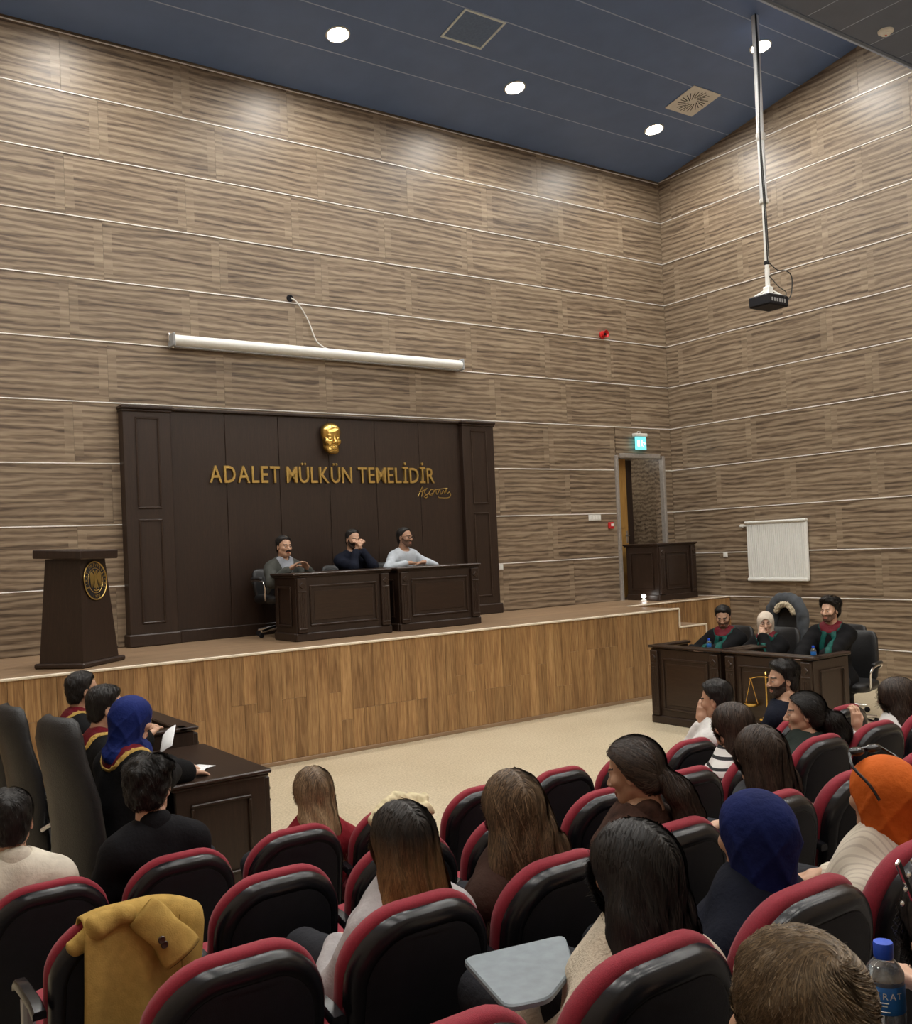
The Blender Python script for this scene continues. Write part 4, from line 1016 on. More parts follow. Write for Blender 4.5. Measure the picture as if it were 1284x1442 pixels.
    if robe:                                            # robe: standing collar with piping, and satin facings if seen from the front
        rad = np.sqrt((X-N[0])**2+((Y-N[1]))**2*.8+(Z-N[2]-.01)**2*1.2)
        overlay('collar',rad-robe.get('cr',.125),robe['collar'],.010)
        overlay('collar_piping',np.abs(rad-robe.get('cr',.125)-.002)-.0055,robe['piping'],.0125)
        st = SDF(); st.cap(N+A_(0,-.0,-.03),N+A_(0,.0,.035),.074,.078); st.cut(f_cap(N+A_(0,.03,.0),N+A_(0,.05,.14),.066,.09),.01); v_,f_ = st.mesh(.009); add_obj('standing_collar',v_,f_,robe['collar'],body)
        if 'lapel' in robe:
            for sx in (-1,1):
                xc = N[0]+sx*(.045+.25*np.clip(N[2]-Z-.05,0,.14)); overlay('lapel',np.maximum(np.maximum(np.abs(X-xc)-.030,.02+N[1]-Y),np.maximum(Z-N[2]+.02,N[2]-.40-Z)),robe['lapel'],.010)
    if inner: 
        for sx in (0,):
            overlay('shirt_front',np.maximum(np.maximum(np.abs(X-N[0])-(.018+.32*np.clip(Z-N[2]+.24,0,.3)),.02+N[1]-Y),N[2]-.26-Z),inner,.004)
            v_,f_ = None,None
            st = SDF(); st.cap(N+A_(0,-.0,-.03),N+A_(0,.008,.022),.062,.060); st.cut(f_cap(N+A_(0,.03,.02),N+A_(0,.06,.12),.046,.07),.01); v_,f_ = st.mesh(.008); add_obj('shirt_collar',v_,f_,inner,body)
    if collar:
        st = SDF(); st.cap(N+A_(0,-.005,-.045),N+A_(0,-.002,.045),.080,.074); st.cut(f_cap(N+A_(0,.03,-.0),N+A_(0,.045,.12),.060,.085),.012); v_,f_ = st.mesh(.009); add_obj('collar',v_,f_,collar,body)
    if legs:
        t_ = SDF(); t_.ops = [(o,p,k,i+.012) for o,p,k,i in leg.ops]; t_.u(f_ell(hip+A_(0,.01,-.03),(.168,.135,.10)),.03,.012); v_,f_ = t_.mesh(.018); add_obj('trousers',v_,f_,trousers or cloth('dark trousers',(.02,.021,.026)),body)
        for sx in (-1,1):
            so = SDF(); so.ell((sx*.12,.44,.045),(.042,.115,.042)); so.ell((sx*.12,.385,.075),(.042,.05,.06),.03); so.post.append(lambda F,X,Y,Z: np.maximum(F,.004-Z)); v_,f_ = so.mesh(.014); add_obj('shoe',v_,f_,mat('dark shoe leather',(.016,.014,.013),.4),body)
    # hair or scarf
    if hair is not None:
        res = .0065 if hair_name == 'hair' else .006
        v_,f_ = hair.mesh(res,pad=.03)
        hm = xf(v_,HM); o = add_obj(hair_name,hm,f_,hairmat,body)
        if hair_name == 'hair':
            hz = np.clip((v_[:,2]-hz_range[0])/(hz_range[1]-hz_range[0]),0,1); set_attr(o.data,'hz',hz); set_attr(o.data,'srand',rng.uniform(.3,.65,len(v_)))
            if nstr:
                kw = dict(wd=.0035); kw.update(strand_kw or {})
                sv,sf,sr = strands(hair.at, v_, nstr, slen, kw.pop('step',.024), rng, **kw)
                so_ = add_obj('hair_strands',xf(sv,HM),sf,hairmat,o); so_['kind'] = 'stuff'
                set_attr(so_.data,'srand',sr); set_attr(so_.data,'hz',np.clip((sv[:,2]-hz_range[0])/(hz_range[1]-hz_range[0]),0,1))
    if beard:
        hs = head_sdf(female,False,False)
        reg = {'full': lambda F,X,Y,Z: np.maximum(np.maximum(F-.0018-.0012*np.sin(300*X)*np.sin(280*Z),np.maximum(Z+.034-.9*np.clip(.055-Y,0,.05),-Y-.0)),-f_ell((0,.09,-.070),(.026,.03,.0125))[0](X,Y,Z)),
               'moustache': lambda F,X,Y,Z: np.maximum(F-.0085,np.maximum(np.maximum(np.abs(X)-.03,np.abs(Z+.0505+.14*np.abs(X))-.0075),.06-Y))}
        def cutnose(F,X,Y,Z): return np.maximum(F,-f_cap((0,.09,.005),(0,.112,-.031),.013,.0165)[0](X,Y,Z))
        hs.post.append(reg[beard[0]]); hs.post.append(cutnose); v_,f_ = hs.mesh(.0042)
        if len(f_): add_obj('beard' if beard[0]=='full' else 'moustache',xf(v_,HM),f_,beard[1],body)
    body['_h'] = 1; del body['_h']
    return body, HM
# ================================================================ AUDITORIUM CHAIRS
def round_outline(w_, z0, z1, rt, rb, n=7, bow=.0):
    """closed outline (x,z), counter-clockwise seen from -y"""
    pts = []
    for cx,cz_,r,a0 in ((w_/2-rb,z0+rb,rb,-PI/2),(w_/2-rt,z1-rt,rt,0),(-w_/2+rt,z1-rt,rt,PI/2),(-w_/2+rb,z0+rb,rb,PI)):
        for k in range(n):
            a = a0+PI/2*k/(n-1); pts.append((cx+r*math.cos(a), cz_+r*math.sin(a)))
    return [(x, z+bow*(1-(2*x/w_)**2)*max(0,(z-z0)/(z1-z0))**6) for x,z in pts]
def inset(ol, d, c):
    out = []
    for x,z in ol:
        v = Vector((x-c[0],0,z-c[1])); l = v.length; v = v*(max(l-d,.001)/l) if l > 0 else v; out.append((c[0]+v.x,c[1]+v.z))
    return out
def slab(mb, ol, prof, c, curve=.0, w_=.48):
    """stack inset outlines: prof [(y, inset)]; curve bows the slab so its sides come forward"""
    rings = []
    for y,d in prof: rings.append([(x, y+curve*(2*x/w_)**2, z) for x,z in inset(ol,d,c)])
    mb.rings(rings); return mb
def add_arm(t, sx):
    a = MB(); a.rings([[(sx*.2725+x*.021,y,z+dz) for x,dz in ((-1,-.012),(1,-.012),(1,.006),(.7,.014),(-.7,.014),(-1,.006))] for y,z in ((.02,.60),(.08,.615),(.22,.615),(.30,.61),(.325,.59))]); ar = part(a,'armrest',M_BLACKPL,t,50)
    a = MB(); a.box((sx*.2725,.19,.32),(.036,.06,.56),.01); a.box((sx*.2725,.18,.015),(.042,.30,.03),.008); part(a,'arm_post',M_GREYPL,ar)
def make_chair():
    t = empty('auditorium_chair',(0,0,0))
    Tb = Matrix.Translation((0,.085,.30)) @ Matrix.Rotation(math.radians(8.5),4,'X') @ Matrix.Translation((0,0,-.30))
    ol = round_outline(.478,.27,.838,.165,.05,9,.018); c = (0,.56)
    sh_ = MB(); sh_.T = Tb; slab(sh_,ol,[(.0,.012),(-.004,.0),(-.022,.0),(-.033,.005),(-.042,.015),(-.046,.030),(-.047,.046),(-.044,.050)],c,.03); part(sh_,'back_shell',M_BLACKPL,t,55)
    pn = MB(); pn.T = Tb; slab(pn,inset(ol,.0505,c),[(-.036,.0),(-.0455,.0005),(-.0475,.008)],c,.03); part(pn,'back_panel',M_BLACKMAT,t,40)
    cu = MB(); cu.T = Tb; ol2 = round_outline(.490,.30,.852,.17,.06,9,.018); slab(cu,ol2,[(.002,.012),(.010,.002),(.022,.0),(.042,.004),(.060,.020),(.070,.05),(.072,.10)],c,.03); part(cu,'back_cushion',M_RED,t,60)
    se = MB(); so = round_outline(.47,-.235,.235,.10,.06,7); rings = []
    for z,d in ((.40,.03),(.41,.006),(.44,.0),(.465,.008),(.478,.04),(.482,.10)): rings.append([(x,.335+y,z) for x,y in inset(so,d,(0,0))])
    se.rings(rings); part(se,'seat_cushion',M_RED,t,60)
    sp = MB(); rings = []
    for z,d in ((.352,.06),(.36,.02),(.385,.006),(.402,.01)): rings.append([(x,.335+y,z) for x,y in inset(so,d,(0,0))])
    sp.rings(rings); part(sp,'seat_pan',M_BLACKPL,t,55)
    for sx in (1,): add_arm(t, sx)
    return t
ROWDX = [0,.035,.055,.075,.085]
ROWZ = [.137*i for i in range(5)]
def seat_x(k): return -11.55+.545*k
CHAIRS = {}
EMPTY_L = 'empty crimson auditorium chair with black plastic back shell'
sitters = {(1,0):'crimson auditorium chair behind the man in off-white jacket',(1,1):'crimson auditorium chair behind the curly-haired man in black jacket',(1,2):'crimson auditorium chair behind the blonde woman in dark red top',
 (1,3):'crimson auditorium chair with a cream garment hung over its top',(2,0):'crimson auditorium chair with a mustard coat draped over its back',(3,1):'crimson auditorium chair behind the woman with dark-to-copper hair',(3,2):'crimson auditorium chair behind the woman with wavy brown hair',
 (3,3):'crimson auditorium chair behind the ponytailed woman in plaid collar',(3,4):'crimson auditorium chair behind the brown-haired woman with cream jacket on her shoulder',(4,1):'crimson auditorium chair behind the long-haired woman in cream cardigan, writing tablet out',
 (4,2):'crimson auditorium chair behind the woman in navy headscarf',(4,3):'crimson auditorium chair behind the woman in orange headscarf',(2,6):'crimson auditorium chair behind the woman in striped top',(2,7):'crimson auditorium chair behind the woman with curly dark ponytail',
 (1,7):'crimson auditorium chair behind the man resting cheek on his hand',(1,9):'crimson auditorium chair behind the bearded man in black',(2,8):'crimson auditorium chair behind the woman in white top with loose dark hair',(5,0):'crimson auditorium chair of the man with short light brown hair',(5,1):'crimson auditorium chair of the woman with a silver hair clip'}
for kk,tx in {(1,4):'empty crimson auditorium chair beside the one hung with a cream garment',(1,5):'empty crimson front-row chair with empty chairs on both sides',(1,6):'empty crimson front-row chair beside the man resting his cheek on his hand',(1,8):'empty crimson front-row chair between the white-shirted man and the bearded man',(1,10):'empty crimson front-row chair at the far side of the bearded man in black',
 (2,1):'empty crimson auditorium chair beside the chair with the mustard coat',(2,2):'empty crimson auditorium chair directly in front of the wavy brown-haired woman',(2,3):'empty crimson auditorium chair directly in front of the ponytailed woman in plaid collar',(2,4):'empty crimson auditorium chair directly in front of the woman with cream jacket on her shoulder',(2,5):'empty crimson auditorium chair beside the woman in striped top',(2,9):'empty crimson auditorium chair beside the woman in white top with loose dark hair',
 (3,0):'empty crimson auditorium chair directly behind the chair with the mustard coat',(3,5):'empty crimson auditorium chair beside the long brown-haired woman',(3,6):'empty crimson auditorium chair two seats from the long brown-haired woman',(4,0):'empty crimson auditorium chair beside the long-haired woman in cream cardigan'}.items(): sitters[kk] = tx
visible = {1:range(0,11),2:range(0,10),3:range(0,7),4:range(0,4),5:range(0,2)}
proto = make_chair(); first = True
for n,ks in visible.items():
    for k in ks:
        t = proto if first else copy_tree(proto); first = False
        t.location = (seat_x(k)+ROWDX[n-1],ROWY[n-1],ROWZ[n-1]); CHAIRS[(n,k)] = t
        tag(t, sitters.get((n,k),EMPTY_L),'chair','auditorium chairs in raked rows')
for n in range(1,6): add_arm(CHAIRS[(n,0)], -1)      # neighbours share the armrest between them
# writing tablets folded out
def tablet(parent, pts, z, arm):
    b = MB(); c = (sum(p[0] for p in pts)/len(pts), sum(p[1] for p in pts)/len(pts)); rings = []
    for dz,d in ((-.009,.006),(-.006,.0),(.004,.0),(.008,.005)): rings.append([(x,y,z+dz) for x,y in inset(pts,d,c)])
    b.rings(rings); o = part(b,'writing_tablet',mat('grey blue tablet laminate',(.20,.24,.27),.35),parent,30)
    b = MB(); b.tube(arm,.011,8); part(b,'tablet_arm',M_CHROME,o,50)
def rounded(poly, r, n=4):
    out = []; m_ = len(poly)
    for i in range(m_):
        p0,p1,p2 = Vector(poly[i-1]),Vector(poly[i]),Vector(poly[(i+1)%m_])
        a = p1+(p0-p1).normalized()*r; b = p1+(p2-p1).normalized()*r
        for k in range(n+1):
            t = k/n; q = a*(1-t)**2+p1*2*t*(1-t)+b*t*t; out.append((q.x,q.y))
    return out
cx41 = seat_x(1)
tablet(CHAIRS[(4,1)], rounded([(-.30,.20),(-.03,.28),(-.05,.56),(-.20,.60),(-.27,.44)],.035)[::-1] if False else rounded([(-.20,.30),(-.12,.58),(.17,.52),(.06,.36),(-.10,.27)],.03)[::-1], .685, [(-.2725,.20,.60),(-.26,.26,.66),(-.12,.36,.672)])
tablet(CHAIRS[(4,0)], rounded([(.10,.02),(.32,.02),(.32,.20),(.10,.20)],.03), .66, [(.2725,.20,.60),(.26,.16,.64),(.2,.1,.65)])

# ================================================================ OFFICE CHAIRS
def office_chair(label, loc, rz, hi=True, cat='chair', group=None, wide=1.0, zs=1.0):
    t = empty('office_chair', loc, rz, label, cat, group)
    b = MB()
    def ring(y,z,hw,th,tilt,n=20):
        out = []
        for k in range(n):
            a = 2*PI*k/n; ca,sa = math.cos(a),math.sin(a); x = hw*math.copysign(abs(ca)**.55,ca); d = th*math.copysign(abs(sa)**.7,sa)
            bow = .05*(x/hw)**2
            out.append((x, y+d*math.cos(tilt)+bow, z+d*math.sin(tilt)))
        return out
    if hi: sec = [(-.19,.42,.19,.03),(-.215,.50,.235,.055),(-.235,.62,.245,.06),(-.235,.75,.25,.055),(-.255,.92,.245,.055),(-.29,1.06,.225,.05),(-.30,1.12,.205,.055),(-.31,1.20,.195,.06),(-.315,1.27,.17,.045),(-.315,1.29,.14,.02)]
    else: sec = [(-.20,.46,.20,.03),(-.225,.52,.235,.05),(-.235,.66,.245,.055),(-.25,.80,.245,.05),(-.275,.93,.235,.05),(-.285,.99,.21,.04),(-.288,1.01,.17,.02)]
    b.rings([ring(y,z,hw*wide,th,.12) for y,z,hw,th in sec] if zs == 1 else [ring(y,.46+(z-.46)*zs,hw,th,.12) for y,z,hw,th in sec]); part(b,'backrest',M_LEATHER,t,60)
    s_ = MB(); so = round_outline(.52*wide,-.25,.25,.12,.10,7); rings = []
    for z,d in ((.40,.03),(.415,.008),(.45,.0),(.485,.01),(.50,.05),(.503,.12)): rings.append([(x,.03+y,z) for x,y in inset(so,d,(0,0))])
    s_.rings(rings); part(s_,'seat',M_LEATHER,t,60)
    for sx in (-1,1):
        a = MB(); pts = curve3([(sx*.25*wide,-.20,.62),(sx*.295*wide,-.12,.665),(sx*.30*wide,.05,.675),(sx*.30*wide,.20,.655),(sx*.29*wide,.245,.60),(sx*.27*wide,.20,.48),(sx*.23*wide,.12,.42)],4); a.tube(pts,.014,8); ar = part(a,'arm_loop',M_CHROME,t,60)
        a = MB(); a.box((sx*.30*wide,.04,.694),(.05,.26,.028),.012); part(a,'arm_pad',M_LEATHER,ar)
    g = MB(); g.tube([(0,0,.10),(0,0,.40)],.028,12); g.box((0,.0,.385),(.2,.25,.03),.01); part(g,'gas_column',M_BLACKMAT,t,50)
    for k in range(5):
        a = 2*PI*k/5+.3; l = MB(); l.tube([(0,0,.115),(.30*math.cos(a),.30*math.sin(a),.075)],[.028,.016],8); le = part(l,'base_leg',M_CHROME,t,50)
        l = MB(); l.tube([(.30*math.cos(a)-.012*math.sin(a),.30*math.sin(a)+.012*math.cos(a),.032),(.30*math.cos(a)+.012*math.sin(a),.30*math.sin(a)-.012*math.cos(a),.032)],.031,12); part(l,'caster',M_BLACKMAT,le,50)
    return t
office_chair('tall black leather office chair of the woman in blue headscarf',(-10.98,-5.98,0),-PI/2+.18,zs=1.09)
office_chair('tall black leather office chair of the robed man between his colleagues',(-11.0,-5.0,0),-PI/2+.06,zs=1.03)
office_chair('tall black leather office chair of the robed man nearest the stage',(-11.0,-4.27,0),-PI/2,zs=1.03)
office_chair('black low-back office chair of the bearded robed man looking down',(-2.98,-3.42,0),PI/2,False)
office_chair('black low-back office chair of the robed woman in cream headscarf',(-2.92,-4.02,0),PI/2,False)
office_chair('empty black office chair between the robed woman and the curly-haired robed man',(-2.27,-4.45,0),PI/2-.05,False)
office_chair('black office chair with chrome arms under the curly-haired robed man',(-2.86,-4.98,0),PI/2+.25,False)
office_chair('black office chair hung with a fur-hooded grey coat',(-2.25,-3.62,0),PI/2,True)
for x,lb in ((-7.39,'black office chair of the man in grey suit'),(-6.46,'black office chair of the man in navy jacket'),(-5.70,'black office chair of the man in pale shirt')):
    office_chair(lb,(x,-.42,ST),PI,False,zs=.62)
# ================================================================ PEOPLE
HB = lambda nm,d,l,**k: hair_mat(nm,d,l,**k)
H_BLACK = HB('black hair',(.006,.005,.005),(.022,.018,.016)); H_DKBROWN = HB('dark brown hair',(.014,.009,.007),(.065,.042,.03)); H_BROWN = HB('brown hair',(.045,.028,.016),(.19,.12,.065))
H_OMBRE = HB('dark to copper hair',(.008,.006,.005),(.03,.022,.017),tip=((.38,.20,.075),.88,.52)); H_BLOND = HB('dark blonde hair',(.06,.038,.022),(.24,.155,.085),tip=((.62,.45,.26),.92,.45))
H_MOUSY = HB('light brown cropped hair',(.085,.060,.038),(.24,.17,.10),rough=.5); H_BEARD = HB('dark beard',(.04,.026,.019),(.03,.02,.016),rough=.7); H_STUBBLE = HB('brown stubble',(.14,.08,.055),(.07,.04,.03),rough=.8)
C_BLACKROBE = cloth('black robe cloth',(.006,.006,.007)); C_BLACK = cloth('black jacket cloth',(.007,.007,.009)); C_BURG = cloth('burgundy satin',(.13,.008,.016),.5); C_GOLDPIPE = cloth('gold piping',(.55,.36,.10),.6); C_GREEN = cloth('green satin',(.008,.075,.062),.4)
C_GREY = cloth('grey green suit',(.060,.062,.056)); C_NAVY = cloth('navy jacket cloth',(.007,.009,.018)); C_PALE = cloth('pale blue shirt',(.46,.50,.55),.8); C_PALEC = cloth('light grey shirt',(.28,.30,.34),.8)
C_OFFW = cloth('off-white jacket cloth',(.62,.57,.48)); C_WHITE = cloth('white shirt cloth',(.68,.67,.66)); C_CREAM = cloth('cream cardigan knit',(.60,.53,.42),.9,bump=.5,bscale=120); C_DKRED = cloth('dark red top',(.19,.012,.020)); C_BROWN = cloth('dark brown sheer blouse',(.045,.022,.016))
C_PLAID = cloth('dark plaid scarf',(.05,.025,.018),var=.6,vscale=22); C_GREYJ = cloth('dark grey knit',(.05,.052,.058)); C_LGREY = cloth('light grey jacket',(.42,.40,.41))
C_BLUEHJ = cloth('navy headscarf',(.006,.012,.075),.8,var=.2,vscale=8); C_BLUEHJ2 = cloth('royal blue headscarf',(.009,.02,.13),.7,var=.2,vscale=8); C_ORANGE = cloth('orange headscarf',(.55,.115,.016),.8,var=.12,vscale=8); C_CREAMHJ = cloth('cream headscarf',(.66,.57,.47),.75)
def stripes(name, c1, c2, f, axis=2, duty=.5):
    mt, nt, b = nodes_of(name); N = nt.nodes; L = nt.links; tc = N.new('ShaderNodeTexCoord'); sp = N.new('ShaderNodeSeparateXYZ'); L.new(tc.outputs['Object'],sp.inputs[0])
    m1 = N.new('ShaderNodeMath'); m1.operation = 'MULTIPLY'; m1.inputs[1].default_value = f; L.new(sp.outputs[axis],m1.inputs[0]); m2 = N.new('ShaderNodeMath'); m2.operation = 'FRACT'; L.new(m1.outputs[0],m2.inputs[0])
    m3 = N.new('ShaderNodeMath'); m3.operation = 'GREATER_THAN'; m3.inputs[1].default_value = duty; L.new(m2.outputs[0],m3.inputs[0]); mx = N.new('ShaderNodeMix'); mx.data_type = 'RGBA'; L.new(m3.outputs[0],mx.inputs[0]); mx.inputs[6].default_value = rgb(c1); mx.inputs[7].default_value = rgb(c2)
    L.new(mx.outputs[2],b.inputs['Base Color']); b.inputs['Roughness'].default_value = .85; return mt
C_STRIPE = stripes('white and black striped knit',(.70,.68,.66),(.015,.015,.018),22,2,.68); C_RIB = stripes('cream ribbed knit',(.62,.56,.46),(.50,.44,.36),70,0,.7)
RB = dict(collar=C_BURG,piping=C_GOLDPIPE); RG = dict(collar=C_BURG,piping=C_GREEN,lapel=C_GREEN)
SL = dict(step=.026)
def row_head(px, n, dy=.25): return ony(px, ROWY[n-1]+dy)
def aud(label, px, n, **kw):
    h = row_head(px,n); kw.setdefault('seat',(h[0], ROWY[n-1]+.30)); return person(label, h, ROWZ[n-1], kw.pop('rz',0), **kw)
# --- audience
aud('man with short dark hair in off-white jacket seated behind the black office chairs',(14,1158),1,collar=C_OFFW,yaw=-.25,tone='mid',hair=hair_short(.010,.014,.006,.003),hairmat=H_BLACK,nstr=1400,slen=.03,strand_kw=dict(step=.008,wd=.0026,lift=.004),shirt=C_OFFW,infl=.024,wrinkle=.006)
aud('young man with tousled black hair in black jacket beside the flat-topped desk',(212,1110),1,collar=C_BLACK,yaw=-.75,tone='light',hair=hair_short(.020,.022,.0,.007,.006,1.0),hairmat=H_BLACK,nstr=2200,slen=.05,strand_kw=dict(step=.010,wd=.003,lift=.008,jit=.7),shirt=C_BLACK,infl=.022)
aud('woman with straight dark blonde hair in dark red top',(440,1116),1,female=True,tone='light',hair=hair_long(.30,.098,1.05,ph=1),hairmat=H_BLOND,nstr=2600,slen=.42,strand_kw=dict(SL,zmin=-.34,zfree=-.2),hz_range=(-.34,.12),shirt=C_DKRED)
aud('woman with long dark hair fading to copper in light grey jacket',(566,1186),3,female=True,tone='light',hair=hair_long(.44,.108,1.18,ph=2),hairmat=H_OMBRE,nstr=5500,slen=.60,strand_kw=dict(SL,zmin=-.47,zfree=-.26,wd=.0030),hz_range=(-.46,.12),shirt=C_LGREY,infl=.02)
aud('woman with loose wavy brown hair in dark brown blouse',(722,1140),3,female=True,tone='mid',yaw=-.25,hair=hair_long(.36,.118,1.35,.022,xo=.03,ph=3),hairmat=H_BROWN,nstr=5000,slen=.50,strand_kw=dict(SL,zmin=-.36,zfree=-.22,jit=.4,lift=.006,wd=.0032),hz_range=(-.36,.12),shirt=C_BROWN)
HP1 = hair_pony(1,tail=((0,-.10,-.01),(.02,-.145,-.09),(.05,-.15,-.20),(.09,-.14,-.29)),r=(.034,.05,.052,.028),tight=.016)
HP2 = hair_pony(2,tail=((0,-.10,.0),(.01,-.16,-.05),(.03,-.19,-.12),(.05,-.18,-.20)),r=(.04,.062,.066,.04),tight=.012)
aud('dark ponytailed woman in plaid collar turned to the desks',(893,1087),3,female=True,tone='mid',yaw=.42,pitch=-.2,collar=C_PLAID,hair=HP1,hairmat=H_DKBROWN,nstr=3000,slen=.30,strand_kw=dict(step=.02,zmin=-.3,lift=.004,swirl=HP1.flow),shirt=C_PLAID,infl=.018)
aud('woman with very long black hair in cream cardigan',(893,1232),4,female=True,tone='light',yaw=.08,collar=C_CREAM,hair=hair_long(.44,.122,1.2,.020,xo=-.02,ph=4),hairmat=H_BLACK,nstr=7000,slen=.60,strand_kw=dict(SL,zmin=-.50,zfree=-.3,jit=.32,lift=.005,wd=.0028),hz_range=(-.5,.12),shirt=C_CREAM,infl=.020)
aud('woman in navy headscarf and black coat',(1062,1178),4,female=True,yaw=-.1,collar=C_NAVY,hair=hijab(1),hairmat=C_BLUEHJ,hair_name='headscarf',shirt=C_NAVY,infl=.024,cover=True)
aud('woman in orange headscarf and cream ribbed top',(1243,1122),4,female=True,yaw=-.15,hair=hijab(2.3),hairmat=C_ORANGE,hair_name='headscarf',shirt=C_RIB,infl=.02,cover=True)
aud('woman with long straight brown hair and cream jacket on her shoulder',(1070,1065),3,female=True,tone='light',yaw=-.2,hair=hair_long(.40,.108,1.2,.018,xo=.02,ph=5),hairmat=H_DKBROWN,nstr=4200,slen=.52,strand_kw=dict(SL,zmin=-.42,zfree=-.24,wd=.003),hz_range=(-.42,.12),shirt=C_GREYJ)
aud('dark-haired woman in black and white striped top',(1030,1022),2,female=True,tone='light',yaw=.2,hair=hair_long(.32,.10,1.05,ph=6),hairmat=H_DKBROWN,nstr=2200,slen=.42,strand_kw=dict(SL,zmin=-.34,zfree=-.2),hz_range=(-.34,.12),shirt=C_STRIPE)
aud('woman with curly dark ponytail in dark green jacket',(1132,1005),2,female=True,tone='mid',yaw=.7,hair=HP2,hairmat=H_BLACK,nstr=2200,slen=.22,strand_kw=dict(step=.02,zmin=-.24,jit=.6,lift=.010,swirl=HP2.flow),shirt=cloth('dark green jacket',(.022,.030,.026)),infl=.02)
aud('bearded man with black quiff in black pullover',(1101,958),1,tone='mid',yaw=1.05,hair=hair_short(.012,.026,.006,.004,.004,2),hairmat=H_BLACK,nstr=1500,slen=.04,strand_kw=dict(step=.010,lift=.006),shirt=C_NAVY,beard=('full',H_BEARD))
hm_h = row_head((1008,986),1); hm_hand = hm_h+A_(-.075,.045,-.10)
person('man in white shirt resting his cheek on his hand',hm_h,0,0,seat=(hm_h[0],ROWY[0]+.30),tone='mid',yaw=.35,pitch=-.15,hair=hair_short(.010,.016,.005,.002,0,3),hairmat=H_BLACK,nstr=1200,slen=.03,strand_kw=dict(step=.008,lift=.004),shirt=C_WHITE,arms=((hm_hand+A_(0,.03,-.06),(-.9,-.3,0),.5,(-.15,.5,-1),(.15,-.05,1)),'lap'))
aud('woman with loose dark hair in white top at the row end',(1262,983),2,female=True,arms=((ony((1207,1030),ROWY[1]+.22),(-.3,-.9,.2),.7,(.4,.3,-1),(.1,.1,1)),'lap'),tone='mid',yaw=.3,hair=hair_long(.26,.115,1.1,.022,ph=7),hairmat=H_DKBROWN,nstr=2400,slen=.36,strand_kw=dict(SL,zmin=-.27,zfree=-.18,jit=.45,lift=.008),hz_range=(-.3,.12),shirt=C_WHITE)
# big head close to the camera: cropped hair with a whorl
WH = A_(.022,-.062,.098)
def whorl(P):
    v = P-WH; r = np.stack([v[:,0],v[:,1],v[:,2]*.4],1); t = np.stack([-v[:,1],v[:,0],np.zeros(len(v))],1); rr = np.linalg.norm(v,axis=1,keepdims=True)
    return r/np.maximum(rr,.01)+t/np.maximum(rr,.02)*np.clip(.06/np.maximum(rr,.02),0,1.2)+A_(0,.35,-.1)
aud('man with short light brown hair seen from behind',(1124,1454),5,tone='mid',yaw=-.38,hair=hair_short(.006,.010,.004,0,0,4),hairmat=H_MOUSY,nstr=11000,slen=.048,strand_kw=dict(step=.008,wd=.0016,lift=.0022,swirl=whorl,jit=.22),shirt=C_GREYJ)
rw_h = ony((1372,1325),ROWY[4]+.25)
bt = A_(*(CAM+ray((1252,1400))*1.62))
person('dark-haired woman with a silver hair clip holding the water bottle',rw_h,ROWZ[4],0,seat=(rw_h[0]+.05,ROWY[4]+.30),female=True,tone='light',hair=hair_long(.36,.11,1.1,.018,ph=8),hairmat=H_BLACK,nstr=5000,slen=.5,strand_kw=dict(SL,zmin=-.42,zfree=-.24,wd=.0026),hz_range=(-.42,.12),shirt=C_BLACK,arms=((bt+A_(.115,-.06,-.04),(.3,-.9,.2),.75,(-.2,-.3,-1),(-.15,.75,.3)),'lap'))
# --- judges on the stage
def stg(label, px, arms, **kw):
    h = ony(px,-.60); return person(label,h,ST,PI,seat=(h[0],-.50),arms=arms,**kw)
jy = -1.02; jz = ST+.79
h1 = ony((400,770),-.60); stg('moustached man in grey suit seated at the stage desk',(400,770),((A_(h1[0]+.13,jy+.1,jz),(0,0,1),.35),(A_(h1[0]-.10,jy+.1,jz),(0,0,1),.35)),tone='mid',yaw=.12,hair=hair_short(.009,.012,.003,0,0,5),hairmat=H_BLACK,nstr=700,slen=.03,strand_kw=dict(step=.01),shirt=C_GREY,infl=.022,inner=C_PALEC,beard=('moustache',H_BLACK))
h2 = ony((497,760),-.60); ck = h2+A_(.0,-.13,-.125)
stg('bearded man in navy jacket with hands clasped before his mouth',(497,760),((ck+A_(.035,0,0),(.6,-.6,.3),.9,(.6,-.2,-1),(-.55,-.1,.8)),(ck+A_(-.035,0,0),(-.6,-.6,.3),.9,(-.6,-.2,-1),(.55,-.1,.8))),tone='mid',yaw=.05,pitch=-.12,hair=hair_short(.007,.007,.003,0,-.02,6),hairmat=H_BLACK,nstr=600,slen=.03,strand_kw=dict(step=.01),shirt=C_NAVY,infl=.02,beard=('full',H_BEARD),sleeve=.86)
h3 = ony((570,757),-.60); _,HM3 = stg('man with glasses in pale blue shirt leaning on the stage desk',(570,757),((A_(h3[0]+.10,jy+.12,jz),(0,0,1),.3,(1,.2,-.4),(-.9,-.25,0)),(A_(h3[0]-.16,jy+.14,jz),(0,0,1),.3,(-1,.2,-.4),(.9,-.25,0))),tone='tan',yaw=.35,hair=hair_short(.008,.008,.004,0,-.01,7),hairmat=H_BLACK,nstr=600,slen=.03,strand_kw=dict(step=.01),shirt=C_PALE,beard=('full',H_STUBBLE))
g3 = [o for o in COL.objects if o.get('label','').startswith('man with glasses')][0]
gm = MB(); gm.T = HM3
for sx in (-1,1):
    gm.tube([(sx*.034+.024*math.cos(a),.108,.002+.018*math.sin(a)) for a in [2*PI*k/14 for k in range(15)]],.0022,5,False); gm.tube([(sx*.058,.105,.006),(sx*.082,.03,.012),(sx*.084,-.01,.008)],.002,5)
gm.tube([(-.010,.110,.006),(.010,.110,.006)],.002,5); part(gm,'glasses',M_BLACKPL,g3)
